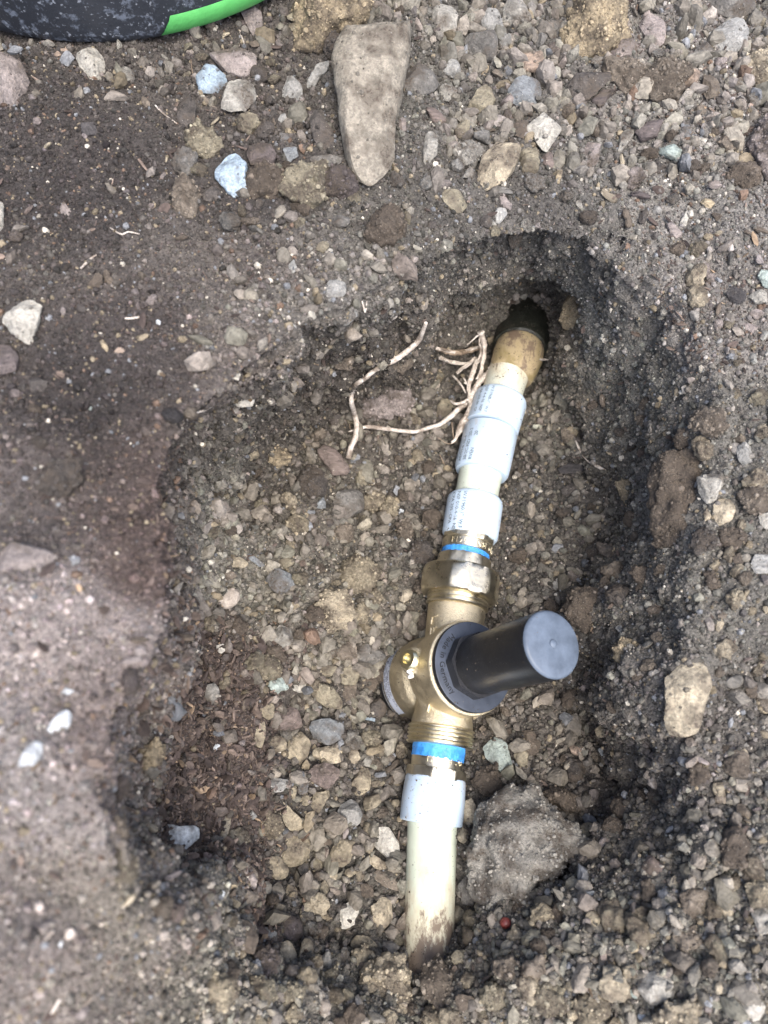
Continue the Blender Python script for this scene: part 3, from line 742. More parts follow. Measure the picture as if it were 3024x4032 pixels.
# every line: crop, colour, kind (s stone, c earth clod, b bark piece), thickness, outline | label
RAW = """
C4 p s .5 395,315 430,270 510,250 560,285 570,370 545,465 500,440 470,400 430,385|pale mottled stone with a narrow foot, just below the black tub
C4 k s .6 -40,290 40,290 110,350 155,430 130,500 135,590 80,620 0,580 -60,450|large pinkish grey stone cut by the left edge, below the black tub
C4 k s .5 1140,290 1240,245 1390,265 1390,390 1330,425 1240,395 1190,350|grey-brown triangular stone leaning on the bluish white one
C4 b s .5 1070,430 1120,365 1190,370 1290,415 1250,460 1140,540 1090,500|bluish white stone with a sharp right tip under the triangular one
C4 g s .6 1215,560 1250,460 1320,430 1380,440 1385,540 1340,620 1260,690 1200,640|rounded grey stone with dusty patches below the bluish white one
C4 k s .6 1310,60 1370,35 1420,70 1430,130 1390,210 1340,140|tan rounded stone right of the tub's green band
C4 b s .5 1180,900 1240,830 1290,830 1340,900 1335,980 1355,1080 1290,1080 1230,1030 1170,960|pale blue angular stone with a pointed lower tip, brightest on the bank
C4 R s .7 1340,820 1400,765 1480,790 1500,860 1460,915 1370,910|maroon-brown rounded stone touching the pale blue one
C4 e c .6 1350,950 1440,920 1520,940 1525,1020 1480,1080 1380,1070
C4 o c .6 1545,990 1600,930 1700,900 1790,970 1740,1090 1650,1110 1560,1060
C4 o c .5 1020,730 1090,680 1170,740 1190,820 1120,860 1050,820
C4 d s .5 1090,1030 1160,1010 1210,1050 1190,1100 1110,1090
C4 E c .5 960,1000 1020,980 1080,1060 1060,1150 990,1180 960,1100
C4 m s .5 1540,480 1570,400 1640,470 1645,540 1600,580 1540,550
C4 p s .5 -40,1090 15,1080 18,1290 -40,1310|tall pale stone sliver cut by the left edge of the photo
C4 D s .6 445,670 510,660 530,720 480,740 445,720
C4 d s .5 970,560 1020,510 1070,590 1060,680 990,720 965,640
C4 B s .5 1520,720 1580,720 1590,770 1530,780
C4 B s .6 1540,800 1610,800 1620,850 1560,890
C4 m s .5 1515,650 1545,605 1570,665 1530,670
C4 O b .3 290,300 330,265 395,245 400,265 340,310
C4 k s .5 320,1130 350,1100 385,1150 370,1195 335,1170
C4 p s .6 680,1060 695,1045 705,1080 685,1090
C4 g c .5 650,380 720,380 720,440 660,450
C5 S s .38 190,440 280,250 420,150 540,60 700,60 760,180 765,430 700,620 670,820 650,1180 590,1320 480,1370 380,1300 300,1100 250,850|long tan slab, the largest flat stone on the upper bank
C5 y c .5 -60,-20 200,-60 420,-60 450,120 360,190 200,260 120,340 -60,330|yellow-brown crusty clod at the top edge, above the long tan slab
C5 m s .4 5,660 20,590 60,530 100,440 190,460 180,510 110,560 60,640 30,690|pale forked stone chip left of the long tan slab
C5 m s .6 1270,140 1330,70 1400,80 1445,190 1420,260 1340,240 1280,190
C5 G s .6 1160,290 1240,220 1370,240 1410,340 1390,430 1290,440 1200,400
C5 m s .6 1010,510 1070,395 1110,420 1130,560 1080,590 1020,570|pale wedge-shaped stone right of the long tan slab
C5 g s .5 900,60 1000,0 1110,20 1100,200 1060,280 960,230 890,150
C5 G s .4 710,620 720,500 820,440 960,500 990,580 930,650 820,720 720,750|wide dull grey stone tucked against the tan slab's right side
C5 o s .5 1180,800 1240,680 1370,545 1385,700 1330,840 1260,880|tall leaning grey wedge with a pointed top in the upper bank
C5 r b .4 880,780 950,790 1050,880 1030,920 950,920
C5 g s .5 860,1100 880,960 930,930 965,980 955,1130 910,1230 870,1200
C5 o s .6 1090,950 1130,870 1195,880 1200,980 1150,1025 1095,1000
C5 T s .6 1250,1310 1290,1150 1400,1040 1500,1030 1560,1090 1530,1200 1450,1330 1340,1400 1260,1370|big oval tan-olive stone lying diagonally on the bank above the hole
C5 o s .5 1560,1130 1620,1050 1700,1100 1690,1240 1610,1310 1570,1200
C5 o s .3 970,1390 1100,1370 1215,1470 1160,1550 1080,1540 1010,1470|flat kite-shaped stone on the rim above the hole
C5 g s .6 1440,60 1480,-20 1640,-20 1640,160 1560,200 1450,180
C5 B s .6 1490,640 1560,560 1660,600 1700,700 1640,780 1520,740
C5 R c .6 130,1330 200,1230 300,1230 370,1330 340,1410 200,1430 140,1400
C5 d s .6 20,800 60,770 200,960 215,1070 150,1100 70,1020
C5 G s .4 30,1150 120,1110 270,1140 270,1190 180,1210 60,1180
C5 o c .6 -60,1230 100,1180 170,1270 100,1380 40,1480 -80,1440
C5 e c .6 480,1600 560,1510 700,1560 700,1700 560,1760 470,1700
C5 k s .5 690,790 730,830 735,970 700,990 680,900
C5 O s .6 1560,450 1600,370 1680,340 1750,430 1720,520 1600,520|rusty orange-brown round stone among grey ones near the top
C5 G b .3 1360,1370 1430,1355 1520,1380 1510,1405 1400,1405|grey weathered wood splinter under the big oval stone
C5 k b .4 1410,1420 1460,1440 1505,1490 1490,1530 1430,1500
C5 o s .5 90,1770 160,1730 180,1790 130,1840 90,1830
C5 d c .6 170,180 280,330 240,420 160,400 140,340
C5 g s .5 980,620 1060,590 1110,660 1060,740 970,720
C5 y s .4 1240,430 1290,420 1350,500 1330,560 1280,540
C5 g c .6 1080,1060 1200,1030 1290,1120 1220,1200 1130,1200
C6 y c .6 330,340 400,100 440,-40 560,-40 640,60 760,180 720,240 640,330 500,400 380,400|largest crusty tan clod at the top edge, right of centre
C6 g s .6 570,-30 760,-30 790,40 720,110 640,90 580,40
C6 G s .5 1230,0 1380,-60 1560,-40 1570,60 1460,120 1330,90 1250,90|big dull grey stone cut by the top edge, near the right corner
C6 m s .7 1290,190 1400,110 1500,110 1530,190 1510,310 1430,360 1330,320 1290,250|rounded boulder-like grey stone in the upper right corner area
C6 k s .4 640,340 660,260 800,235 900,290 830,340 700,360
C6 k s .5 830,130 920,80 1000,160 1010,260 950,300 870,230
C6 E c .5 610,400 700,370 850,450 840,560 740,580 650,490
C6 E c .5 860,480 960,440 1130,400 1150,460 1080,600 960,640 880,560
C6 B s .6 0,570 90,480 200,530 210,620 150,690 40,680
C6 d s .6 385,560 400,490 500,460 640,470 660,540 560,600 480,650 400,620|dark rounded stone shadowed under the crusty tan clod
C6 p s .6 110,830 200,710 290,740 370,800 330,880 270,960 210,960 170,870|pale angular four-sided stone, brightest of the upper right gravel
C6 o s .5 80,1000 130,910 190,960 195,1060 125,1130 85,1070
C6 G s .6 220,560 260,480 300,540 270,575
C6 G s .6 250,140 340,115 375,160 340,200 270,190
C6 G s .6 1170,360 1260,250 1300,300 1290,420 1200,430
C6 O s .6 1110,480 1190,440 1225,470 1200,550 1130,570
C6 E s .6 1240,560 1250,440 1290,430 1350,550 1340,650 1270,660
C6 R b .4 535,640 600,580 720,560 640,620 600,700
C6 R b .5 810,840 880,780 990,765 950,870 850,900|dark red bark piece with ragged lower edge, on the upper right bank
C6 g s .5 700,980 720,860 800,765 830,800 780,900 730,960
C6 k s .5 480,940 530,880 585,930 570,1040 520,1080 485,1010
C6 r b .4 215,1000 270,970 310,1060 300,1080 230,1050
C6 e s .5 0,820 90,750 140,790 120,890 30,870
C6 n s .5 940,960 1040,900 1110,940 1100,1040 1030,1010
C6 B s .5 1110,830 1130,785 1170,800 1165,880 1130,920
C6 e c .5 1400,1130 1480,1050 1600,1080 1590,1170 1490,1200
C6 k b .5 1010,1430 1040,1415 1110,1490 1085,1530 1030,1490|pinkish wood block lying alone on the bank right of the hole
C6 y b .4 1225,1290 1250,1265 1320,1290 1290,1340
C6 y b .5 300,1160 315,1090 350,1095 325,1180|small yellow chip standing upright below the pale four-sided stone
C6 n s .6 1590,1760 1620,1720 1700,1720 1700,1850 1640,1830
C6 g s .6 1535,1890 1600,1845 1680,1870 1680,1920 1580,1940
C6 D s .6 1390,1870 1440,1820 1530,1840 1510,1920 1440,1950
C6 k s .6 1530,2000 1580,1970 1640,1990 1590,2040
C6 k s .6 1480,2080 1530,2050 1600,2080 1560,2130
C6 k c .6 1560,900 1620,790 1720,740 1760,1100 1640,1160 1580,1000|large pinkish crumbly clod cut by the right edge of the photo
C6 T c .5 1510,400 1600,330 1720,340 1720,560 1600,560 1520,490
C6 E s .5 1180,700 1240,660 1270,700 1220,760
C6 O b .3 1270,680 1290,680 1350,740 1330,745
C6 p s .7 1195,900 1230,865 1270,890 1250,930
C6 p b .4 1090,1440 1140,1345 1165,1360 1130,1460
C6 k c .5 1210,1740 1240,1680 1290,1700 1270,1750
C6 e c .5 1030,1600 1080,1550 1130,1560 1110,1630
C6 y c .5 380,1940 420,1880 510,1900 560,2000 520,2090 400,2090 360,2020|ochre clod embedded in the dark far wall of the hole
D1 p s .5 10,390 50,320 130,240 190,225 225,280 210,370 160,500 110,480 90,440 20,430|large pale grey stone alone on the dark soil by the left edge
D1 R s .6 -40,480 50,480 100,560 90,640 20,660 -40,640
D1 d c .6 220,1240 300,1140 420,1150 440,1240 340,1300 230,1270
D1 d s .5 150,690 220,660 260,700 240,750 170,750
D1 p s .5 1270,790 1340,700 1385,790 1370,830 1290,830|pale knobbly stone sticking out of the hole's upper left rim
D1 p s .5 1230,660 1260,620 1310,650 1300,690
D1 m s .5 1570,60 1600,30 1620,90 1580,110
D1 m s .5 1560,390 1590,370 1615,400 1590,435
D1 k s .5 320,340 335,290 360,300 350,340
D1 y b .4 540,470 560,460 590,510 585,540 560,510
D1 O b .3 615,540 640,510 680,520 660,560
D1 w s .8 845,380 855,355 875,365 870,390
D1 n s .6 470,850 480,825 500,835 495,860
D1 G s .6 1030,1130 1060,1100 1090,1120 1080,1160 1040,1160
F m s .5 1265,1150 1300,1100 1355,1110 1365,1150 1320,1185 1275,1180|light grey stone set in the slope above the root's upper bend
F m s .5 1345,1285 1395,1205 1425,1192 1412,1240 1370,1280|thin pale stone poking from the rim above the long root
D2 k s .3 -60,-90 200,-130 390,-30 385,30 270,95 100,100 -60,60|broad flat pinkish slab by the left edge, out of focus
D2 w s .5 340,1240 420,1130 530,1070 520,1170 480,1250 380,1270|whitish blurred stone, upper of two at the lower left
D2 w s .5 120,1530 180,1400 250,1320 310,1300 310,1390 250,1490 180,1540|larger whitish blurred stone, lower of two at the lower left
D2 w s .6 430,970 480,940 540,960 490,990
D2 w s .85 1155,2020 1220,1930 1300,1950 1390,1940 1460,1960 1440,2030 1330,2110 1250,2080|bluish white boat-shaped stone lying on the bark mulch in the hole
D2 y c .6 1020,1480 1050,1380 1120,1330 1200,1370 1160,1470 1060,1520|crumbly ochre clod on the mulch under the left wall
D2 r s .4 1290,720 1380,660 1415,700 1330,750
D2 T b .5 1065,900 1100,875 1125,920 1090,950
D2 r b .5 940,1580 970,1545 1000,1570 970,1615
D2 g s .4 1500,920 1560,905 1590,960 1580,1120 1540,1150 1490,1000|upright thin stone with a pale right edge, in the mulch
D2 m s .6 1530,1370 1570,1340 1605,1360 1560,1400
D2 T b .4 1130,1640 1150,1590 1180,1620 1150,1690
D2 G s .5 1085,1100 1130,1075 1170,1090 1150,1130
D2 m s .6 1370,800 1390,775 1410,800 1390,825
D3 n s .5 815,365 850,270 890,240 960,260 965,325 910,330 880,370|pale green jagged stone left of the valve's brass bowl
D3 p s .5 970,300 1000,265 1070,260 1075,300 1045,345 990,330|pale tan stone touching the green jagged one
D3 o s .6 1080,320 1130,285 1220,310 1280,400 1270,450 1200,440 1120,380
D3 o c .6 780,220 800,130 870,130 910,190 880,250 800,255
D3 o s .6 1250,200 1310,170 1380,210 1340,280 1260,270
D3 E s .6 1280,370 1290,290 1340,260 1365,300 1350,380 1300,400
D3 o s .6 1140,190 1190,165 1245,190 1210,250 1150,240
D3 e s .6 1370,270 1430,220 1490,260 1480,340 1400,330
D3 r s .6 875,550 890,470 940,420 1010,430 1040,560 980,575|brown three-cornered stone with a straight lower edge
D3 t s .6 760,470 790,400 840,380 895,440 850,510 800,480
D3 t s .5 720,560 760,480 820,520 820,600 795,675 750,640
D3 B s .6 1080,570 1100,510 1200,495 1285,530 1280,610 1200,650 1110,630
D3 t s .5 820,620 890,580 950,610 945,680 870,700 820,670
D3 t s .6 950,680 975,590 1030,580 1105,650 1080,710 1020,780 960,750
D3 T s .5 1105,680 1180,660 1275,665 1270,750 1180,770 1110,720|light tan squared block beside the reddish angular stone
D3 r s .6 1040,820 1080,780 1180,760 1260,800 1250,870 1190,920 1120,880|reddish angular stone with a raised ridge, lower left of the valve
D3 m s .5 820,870 870,850 980,860 960,920 880,940
D3 B s .6 1010,920 1040,850 1080,870 1070,940 1030,960
D3 t s .5 960,980 975,880 1010,890 1000,970
D3 t s .6 1040,970 1070,925 1100,960 1080,1015 1045,1010
D3 t s .4 870,940 920,970 1070,1140 1010,1200 930,1110 880,1010|long tan plank-shaped stone lying diagonally among the loose stones
D3 m s .6 1240,1070 1260,980 1310,940 1360,990 1395,1070 1370,1130 1290,1120|light grey rounded pyramid stone among the loose stones
D3 t s .5 1340,870 1400,780 1450,800 1440,910 1390,980 1340,930
D3 o s .5 1450,870 1540,855 1555,885 1500,910 1455,900
D3 t s .5 1105,940 1220,920 1165,1020 1110,1100 1095,1020
D3 t c .6 800,1130 830,1070 900,1060 915,1150 880,1200 810,1190
D3 T c .6 570,1260 610,1190 670,1150 730,1220 700,1280 620,1295
D3 t s .5 880,1290 930,1210 1060,1190 1110,1250 1080,1340 980,1380 900,1350|widest tan stone of the loose heap left of the lower pipe
D3 t s .6 1210,1290 1240,1220 1300,1210 1355,1240 1330,1340 1260,1400 1220,1370
D3 p s .6 1455,1230 1490,1150 1540,1125 1600,1220 1630,1300 1590,1360 1510,1290|pale smooth almond-shaped stone touching the lower pipe's left side
D3 T s .4 1380,1310 1470,1310 1565,1370 1550,1390 1480,1390
D3 t s .5 1385,1270 1420,1245 1470,1250 1450,1300
D3 e s .5 1130,1190 1210,1190 1215,1250 1160,1240
D3 t s .6 820,1400 850,1320 910,1320 960,1400 950,1460 880,1450
D3 E s .6 660,1430 690,1380 740,1340 775,1420 770,1500 700,1500
D3 o s .4 985,1380 1010,1400 1050,1500 1020,1508 990,1440
D3 t s .6 1180,1430 1220,1400 1265,1430 1230,1475 1190,1460
D3 t s .6 1270,1410 1320,1385 1370,1410 1320,1440
D3 t s .6 1340,1450 1380,1395 1415,1430 1390,1470
D3 m s .6 710,1050 745,1035 770,1080 740,1100
D3 t s .6 1190,1150 1215,1130 1245,1160 1215,1185
D3 d s .6 1420,400 1500,380 1540,440 1530,520 1450,490
D3 b s .3 1390,500 1410,475 1480,500 1510,530 1450,510|thin bluish shard left of the valve's threads
D3 o c .6 1400,600 1440,560 1500,600 1490,660 1420,650
D3 T b .3 555,1230 565,1080 620,1080 600,1190|upright curl of tan bark between mulch and stones
D3 O b .5 860,800 880,740 915,715 900,780|orange-brown bark lump lying in front of the stones
D3 O b .2 790,1045 870,1005 862,1022 800,1055
D3 w s .6 500,680 530,645 555,655 520,700
D3 R s .7 905,770 935,735 960,760 940,800
D3 G s .5 760,770 800,760 845,800 800,820
D4 r b .5 830,270 870,235 940,260 1020,370 1010,400 920,400 850,310|large reddish brown bark slab beside the cut end of the long root
D4 G s .6 910,610 950,510 1040,480 1110,520 1100,610 1000,680 930,650|grey rounded rock under the bark slab
D4 d c .7 720,440 760,370 850,400 860,500 800,550 730,510
D4 t c .6 1110,560 1140,490 1220,530 1190,620 1120,620
D4 t c .6 1210,610 1250,540 1310,560 1300,650 1230,660
D4 y c .7 540,290 580,230 650,260 665,330 600,350 550,330|ochre clod with an orange corner near the hole's left wall
D4 t c .7 420,280 440,230 480,290 430,320
D4 B s .5 810,590 870,520 880,600 850,630
D4 T c .6 620,540 660,520 720,570 680,610 640,590
D4 B s .6 520,1000 590,965 660,990 700,1060 640,1130 560,1090|blue-grey oval stone in the middle of the hole floor
D4 T c .6 830,1210 880,1110 980,1100 1040,1240 980,1300 870,1310|light tan peaked clod left of the union nut
D4 t c .6 960,960 1050,900 1150,940 1180,1000 1130,1100 1040,1080
D4 t c .6 1050,1230 1080,1170 1130,1190 1120,1290 1060,1280
D4 t c .6 1130,1120 1180,1080 1210,1140 1170,1190
D4 G s .6 1230,1310 1280,1260 1340,1290 1320,1360 1250,1370
D4 g s .6 560,1380 600,1280 670,1310 690,1400 620,1430
D4 E s .6 920,1440 960,1390 1060,1410 1060,1490 970,1510
D4 G s .6 1060,1470 1100,1400 1220,1430 1240,1490 1150,1540 1060,1530
D4 t c .6 470,1560 530,1490 600,1530 600,1600 500,1610
D4 t s .6 840,1580 860,1530 940,1530 900,1600
D4 o s .6 940,1600 1000,1530 1080,1590 1070,1650 980,1650
D4 w s .4 1030,1280 1095,1305 1080,1315
D4 B s .3 380,870 420,865 530,950 500,970|long thin slate splinter by the hole's left wall
D4 T s .5 290,920 370,890 435,940 400,960 300,950
D4 o s .4 590,920 640,895 700,910 680,940 620,970
D4 p s .6 225,1420 265,1410 285,1450 250,1475
D4 d c .6 1380,870 1420,810 1500,840 1500,920 1420,940
D4 g s .5 360,700 385,665 410,720 400,750
D4 D s .6 870,680 900,650 940,680 900,720
D4 e c .6 520,1440 600,1430 640,1500 560,1520
D4 t c .6 650,690 700,640 770,680 760,730 680,730
D4 E c .6 930,720 990,690 1040,740 1010,800 950,780
D4 E c .6 1300,700 1370,680 1400,760 1340,800
D4 w s .4 1290,650 1320,600 1345,610 1330,650
C3 k c .25 340,760 360,650 480,610 650,620 700,700 640,800 430,820|flat tan rock plate with a black dimple, framed by the long root
C3 o s .5 870,740 930,660 990,690 980,800 900,870 865,820|olive wet stone behind the root tangle
C3 d s .6 155,800 190,760 240,800 210,870 165,860
C3 E c .6 560,480 600,440 690,430 710,480 640,520
C3 E c .6 190,470 240,440 310,430 300,500 220,500
D5 p s .6 1160,700 1230,640 1330,660 1340,720 1280,840 1220,870 1170,780|pale angular stone on the right bank, upper of the bright pair
D5 T s .6 1275,880 1320,830 1400,815 1420,880 1400,980 1310,1020 1280,960|pale squared stone on the right bank, lower of the bright pair
D5 T s .5 1200,940 1230,900 1270,970 1220,1000
D5 p s .5 1590,940 1700,930 1720,1040 1620,1050
D5 m s .5 1530,1310 1570,1230 1700,1240 1700,1360 1560,1360
D5 e c .7 240,1540 300,1480 430,1500 440,1640 370,1750 280,1700 240,1620|round brown clod above the black cap's end
D5 g s .5 120,1450 170,1390 195,1430 160,1490
D5 d s .5 195,770 310,700 320,770 210,830
D5 y c .6 570,1900 640,1840 750,1860 780,1930 700,1970 600,1970|ochre lump on the hole floor right of the black cap
D5 m s .4 575,1740 610,1710 650,1770 610,1790
D5 D b .3 170,620 260,580 360,600 340,650 200,660|black wet leaf-like bark scrap on the floor right of the couplings
D5 e c .35 830,620 880,520 1000,480 1190,560 1200,900 1180,1100 1110,1240 1000,1250 890,1150 850,900|huge smooth dark mud lump bulging from the right wall
D5 d c .6 1110,1150 1160,1060 1280,1060 1270,1160 1170,1220
D5 m s .5 1430,490 1500,430 1560,490 1560,570 1470,590
D5 e c .6 1000,400 1050,350 1130,360 1110,460 1040,490
D5 E c .6 830,1800 880,1780 930,1830 880,1880
D5 T s .5 1280,1720 1320,1670 1350,1720 1310,1790
D5 E c .6 1100,250 1200,200 1330,240 1340,340 1230,380 1120,330
D5 E c .6 1460,800 1560,750 1659,790 1659,900 1540,930
D5 e c .6 1320,1070 1420,1040 1500,1100 1420,1180 1340,1150
D5 y c .5 590,740 640,700 740,760 730,900 650,860
D5 e c .6 1210,1380 1260,1340 1310,1450 1240,1470
D5 t c .6 1370,1530 1430,1470 1480,1530 1420,1640
D5 e s .6 370,1190 440,1180 470,1250 400,1280
F T s .4 2615,2860 2625,2640 2670,2570 2790,2590 2800,2700 2760,2860 2700,2960 2625,2940|big tan squared rock face set in the right wall
D6 n s .55 250,180 310,125 370,160 400,290 350,310 270,230|smooth greenish grey stone right of the lower blue ring
D6 g c .72 175,740 215,600 245,490 295,440 370,400 520,420 560,500 660,560 740,620 760,680 680,730 620,790 540,870 470,940 350,960 245,920 195,840|great lumpy earth clod right of the lower pipe, biggest in the hole
D6 B s .6 820,190 850,170 865,200 840,220|tiny blue pebble on dark soil below the black cap
D6 O s .6 680,180 720,140 750,180 720,220 690,210
D6 t s .6 805,90 850,55 895,90 870,130 820,130
D6 e s .6 440,100 500,90 535,160 520,210 470,220
D6 o s .6 400,240 420,170 475,210 470,270 420,280
D6 e c .6 210,370 240,290 310,270 340,380 280,420
D6 T s .6 160,450 200,410 220,480 200,550 160,560
D6 T s .6 120,620 150,570 195,600 160,660
D6 G s .6 130,860 170,810 230,890 200,960 150,950
D6 o s .5 90,1000 110,940 175,1000 180,1030 90,1050
D6 t c .6 490,1030 520,950 600,990 590,1030 510,1055
D6 B b .2 755,890 800,885 845,970 800,950|grey pointed leaf-shaped flake below the great clod
D6 G b .25 675,940 690,930 720,990 700,1005
D6 T b .3 680,880 700,870 712,895
D6 k s .3 820,640 850,600 875,640 850,695
D6 r s .5 1030,760 1070,705 1110,740 1160,760 1120,810 1060,800
D6 o s .5 730,560 780,550 835,590 800,640 740,640
D6 p s .55 1015,1320 1100,1280 1190,1320 1180,1430 1080,1450 1030,1390|big pale stone with a sharp left corner near the bottom edge
D6 w s .5 1010,1500 1040,1480 1090,1530 1050,1544
D6 p s .6 1520,1440 1590,1410 1650,1460 1630,1530 1560,1530
D6 g s .6 1580,1000 1620,960 1690,980 1690,1090 1620,1100
D6 T s .5 1410,960 1450,940 1500,980 1460,1040
D6 o s .6 95,1210 120,1180 190,1180 180,1240 120,1250
D6 o c .6 225,1400 290,1350 370,1370 380,1440 300,1470
D6 o c .6 510,1400 560,1350 640,1370 640,1480 560,1500
D6 t c .6 700,1450 760,1400 860,1420 870,1500 760,1530
D6 T c .6 1100,1530 1180,1450 1330,1440 1340,1560 1120,1600
D6 n s .6 960,1380 1010,1370 1020,1420 980,1430
D6 T s .5 330,1440 370,1400 385,1450 360,1520 335,1500
D6 e c .6 1450,600 1520,590 1550,680 1520,760 1440,740
D6 t c .6 1550,860 1600,830 1690,850 1690,960 1580,950
D6 G b .3 1260,1210 1300,1200 1330,1220 1290,1235
D6 y b .3 915,715 950,685 962,690 925,722
D6 E c .6 310,1240 390,1220 440,1290 380,1330 320,1300
D6 T c .6 380,1110 410,1060 450,1110 420,1170
D6 T s .5 1390,1350 1430,1330 1440,1390 1400,1400
D6 e c .6 545,410 600,380 720,420 720,490 640,480
D6 E c .5 1190,1100 1290,1070 1330,1140 1240,1170
D6 T c .5 940,1280 1000,1250 1000,1310 950,1320
D8 T s .55 440,900 445,770 500,760 555,780 550,930 500,965 450,930|pale upright block-shaped stone, bottom left of the hole floor
D8 R s .7 460,640 510,600 590,650 590,730 540,775 470,740|dark maroon round stone above the pale block
D8 e s .6 180,700 210,640 290,650 330,760 300,860 230,860 190,780
D8 m s .6 340,690 380,670 435,710 430,760 370,770
D8 R c .6 290,880 350,800 430,830 430,930 330,950
D8 p s .5 800,620 840,540 910,510 920,590 880,700 820,680
D8 T s .6 1000,560 1060,500 1130,530 1120,640 1060,700 1010,650
D8 t s .5 850,760 920,730 1030,730 1040,790 960,820 870,800
D8 t s .5 570,850 600,730 650,770 660,850 600,870
D8 e s .6 900,460 950,420 1010,430 1010,500 930,500
D8 T s .5 480,470 520,415 560,480 565,530 510,520
D8 t s .6 690,440 720,400 750,430 740,510 700,510
D8 T s .6 730,370 770,345 810,370 790,420 745,410
D8 k s .6 210,370 270,310 320,400 310,470 250,450
D8 E s .3 970,360 1040,340 1150,390 1170,480 1080,440|brown sloping slab left of the bare lower pipe
D8 T c .5 950,960 980,900 1100,860 1180,880 1190,1000 1200,1260 1100,1230 1040,1080 960,1020|tall tan clod against the buried end of the lower pipe
D8 o c .6 460,1060 520,1010 600,1040 580,1110 480,1130
D8 t c .6 500,1180 540,1140 595,1170 580,1230 510,1230
D8 o c .5 690,980 760,930 800,900 790,1000 720,1020
D8 o s .6 1470,870 1500,820 1570,830 1570,900 1490,900
D8 E c .6 1320,940 1400,890 1470,950 1470,1130 1380,1140 1320,1050|brown muddy clod sitting on the buried lower pipe
D8 t c .6 1310,1220 1350,1150 1450,1180 1450,1290 1310,1290
D8 O s .7 1475,930 1495,900 1510,930 1490,950
D8 t c .6 890,920 900,830 960,790 1000,830 960,930
D8 w s .8 85,480 105,455 130,470 125,500 95,500|whitish round pebble at the mulch's lower end
D8 y b .3 160,430 200,425 205,445 170,450
D8 t c .5 -50,1050 60,980 190,990 200,1090 80,1150 -50,1130
D8 o c .5 240,1080 300,990 420,1000 430,1100 330,1130
D7 o c .4 700,300 740,230 810,240 900,340 860,460 760,420
D7 E c .5 700,60 760,40 830,90 810,180 730,180
D7 y s .6 660,900 665,855 690,850 690,890
D7 w s .6 385,860 400,835 412,850 395,880
"""
LM = [("the black tub", 520, 100), ("the long tan slab", 1460, 420), ("the far pipe mouth", 2040, 1360), ("the root tangle", 1830, 1560), ("the upper white ring", 1930, 1700), ("the union nut", 1815, 2290),
      ("the black valve cap", 2170, 2550), ("the brass bowl", 1560, 2660), ("the lower blue ring", 1730, 2950), ("the lowest white ring", 1705, 3150), ("the great clod", 2060, 3380), ("the bare lower pipe", 1690, 3560),
      ("the boat-shaped stone", 710, 3290), ("the upper right corner", 2950, 60), ("the bottom right corner", 2950, 3980), ("the bottom left corner", 60, 3980), ("the bright pair on the right bank", 2830, 2010),
      ("the pale blue angular stone", 915, 690), ("the squared rock in the right wall", 2700, 2750), ("the reddish bark slab", 1325, 1810), ("the pale stone at the left edge", 85, 1270), ("the oval tan stone", 1970, 660),
      ("the blue-grey oval stone", 1105, 2290), ("the green jagged stone", 1090, 2700), ("the plank-shaped stone", 1145, 3210), ("the pale block-shaped stone", 1130, 3770), ("the pale four-sided stone", 2150, 520),
      ("the big round boulder", 2870, 145), ("the big pale corner stone", 2580, 3890), ("the knobbly rim stone", 960, 1570), ("the lower whitish blurred stone", 110, 2980), ("the dark mud lump", 2660, 1980), ("the kite-shaped stone", 1795, 790)]
DIRS = ["right of", "upper right of", "above", "upper left of", "left of", "lower left of", "below", "lower right of"]
def whereabouts(px, py, k=0):
    o = sorted(LM, key=lambda l: (l[1] - px) ** 2 + (l[2] - py) ** 2)[k]
    dx, dy = px - o[1], o[2] - py
    D_ = math.hypot(dx, dy)
    s = DIRS[int(round(math.degrees(math.atan2(dy, dx)) / 45)) % 8]
    dist = "close" if D_ < 190 else ("a little way" if D_ < 420 else "well")
    return ("%s %s %s" % (dist, s, o[0]))
used_labels = set()
def make_label(size, c, kind, px, py, extra=""):
    szn = "small" if size < 75 else ("medium" if size < 130 else "large")
    kn = {'s': 'stone', 'c': 'earth clod', 'b': 'bark piece'}[kind]
    tries = [f"{szn} {CNAME[c]} {kn} {whereabouts(px, py)}"]
    tries += [f"{szn} {extra or 'uneven'} {CNAME[c]} {kn} {whereabouts(px, py)}"]
    tries += [f"{szn} {CNAME[c]} {kn} {whereabouts(px, py, 1)}", f"{szn} {CNAME[c]} {kn} {whereabouts(px, py, 2)}"]
    tries += [f"{szn} {sh} {CNAME[c]} {kn} {whereabouts(px, py, k_)}" for k_ in (0, 1, 2, 3) for sh in ("roughish", "dusty", "knobbly", "half-buried")[:0]]
    tries += [f"{szn} {CNAME[c]} {kn} {whereabouts(px, py, k_)}" for k_ in (3, 4, 5, 6)]
    for t in tries:
        w = t.split()
        if t not in used_labels and len(w) <= 16:
            used_labels.add(t); return " ".join(w)
    return tries[-1]

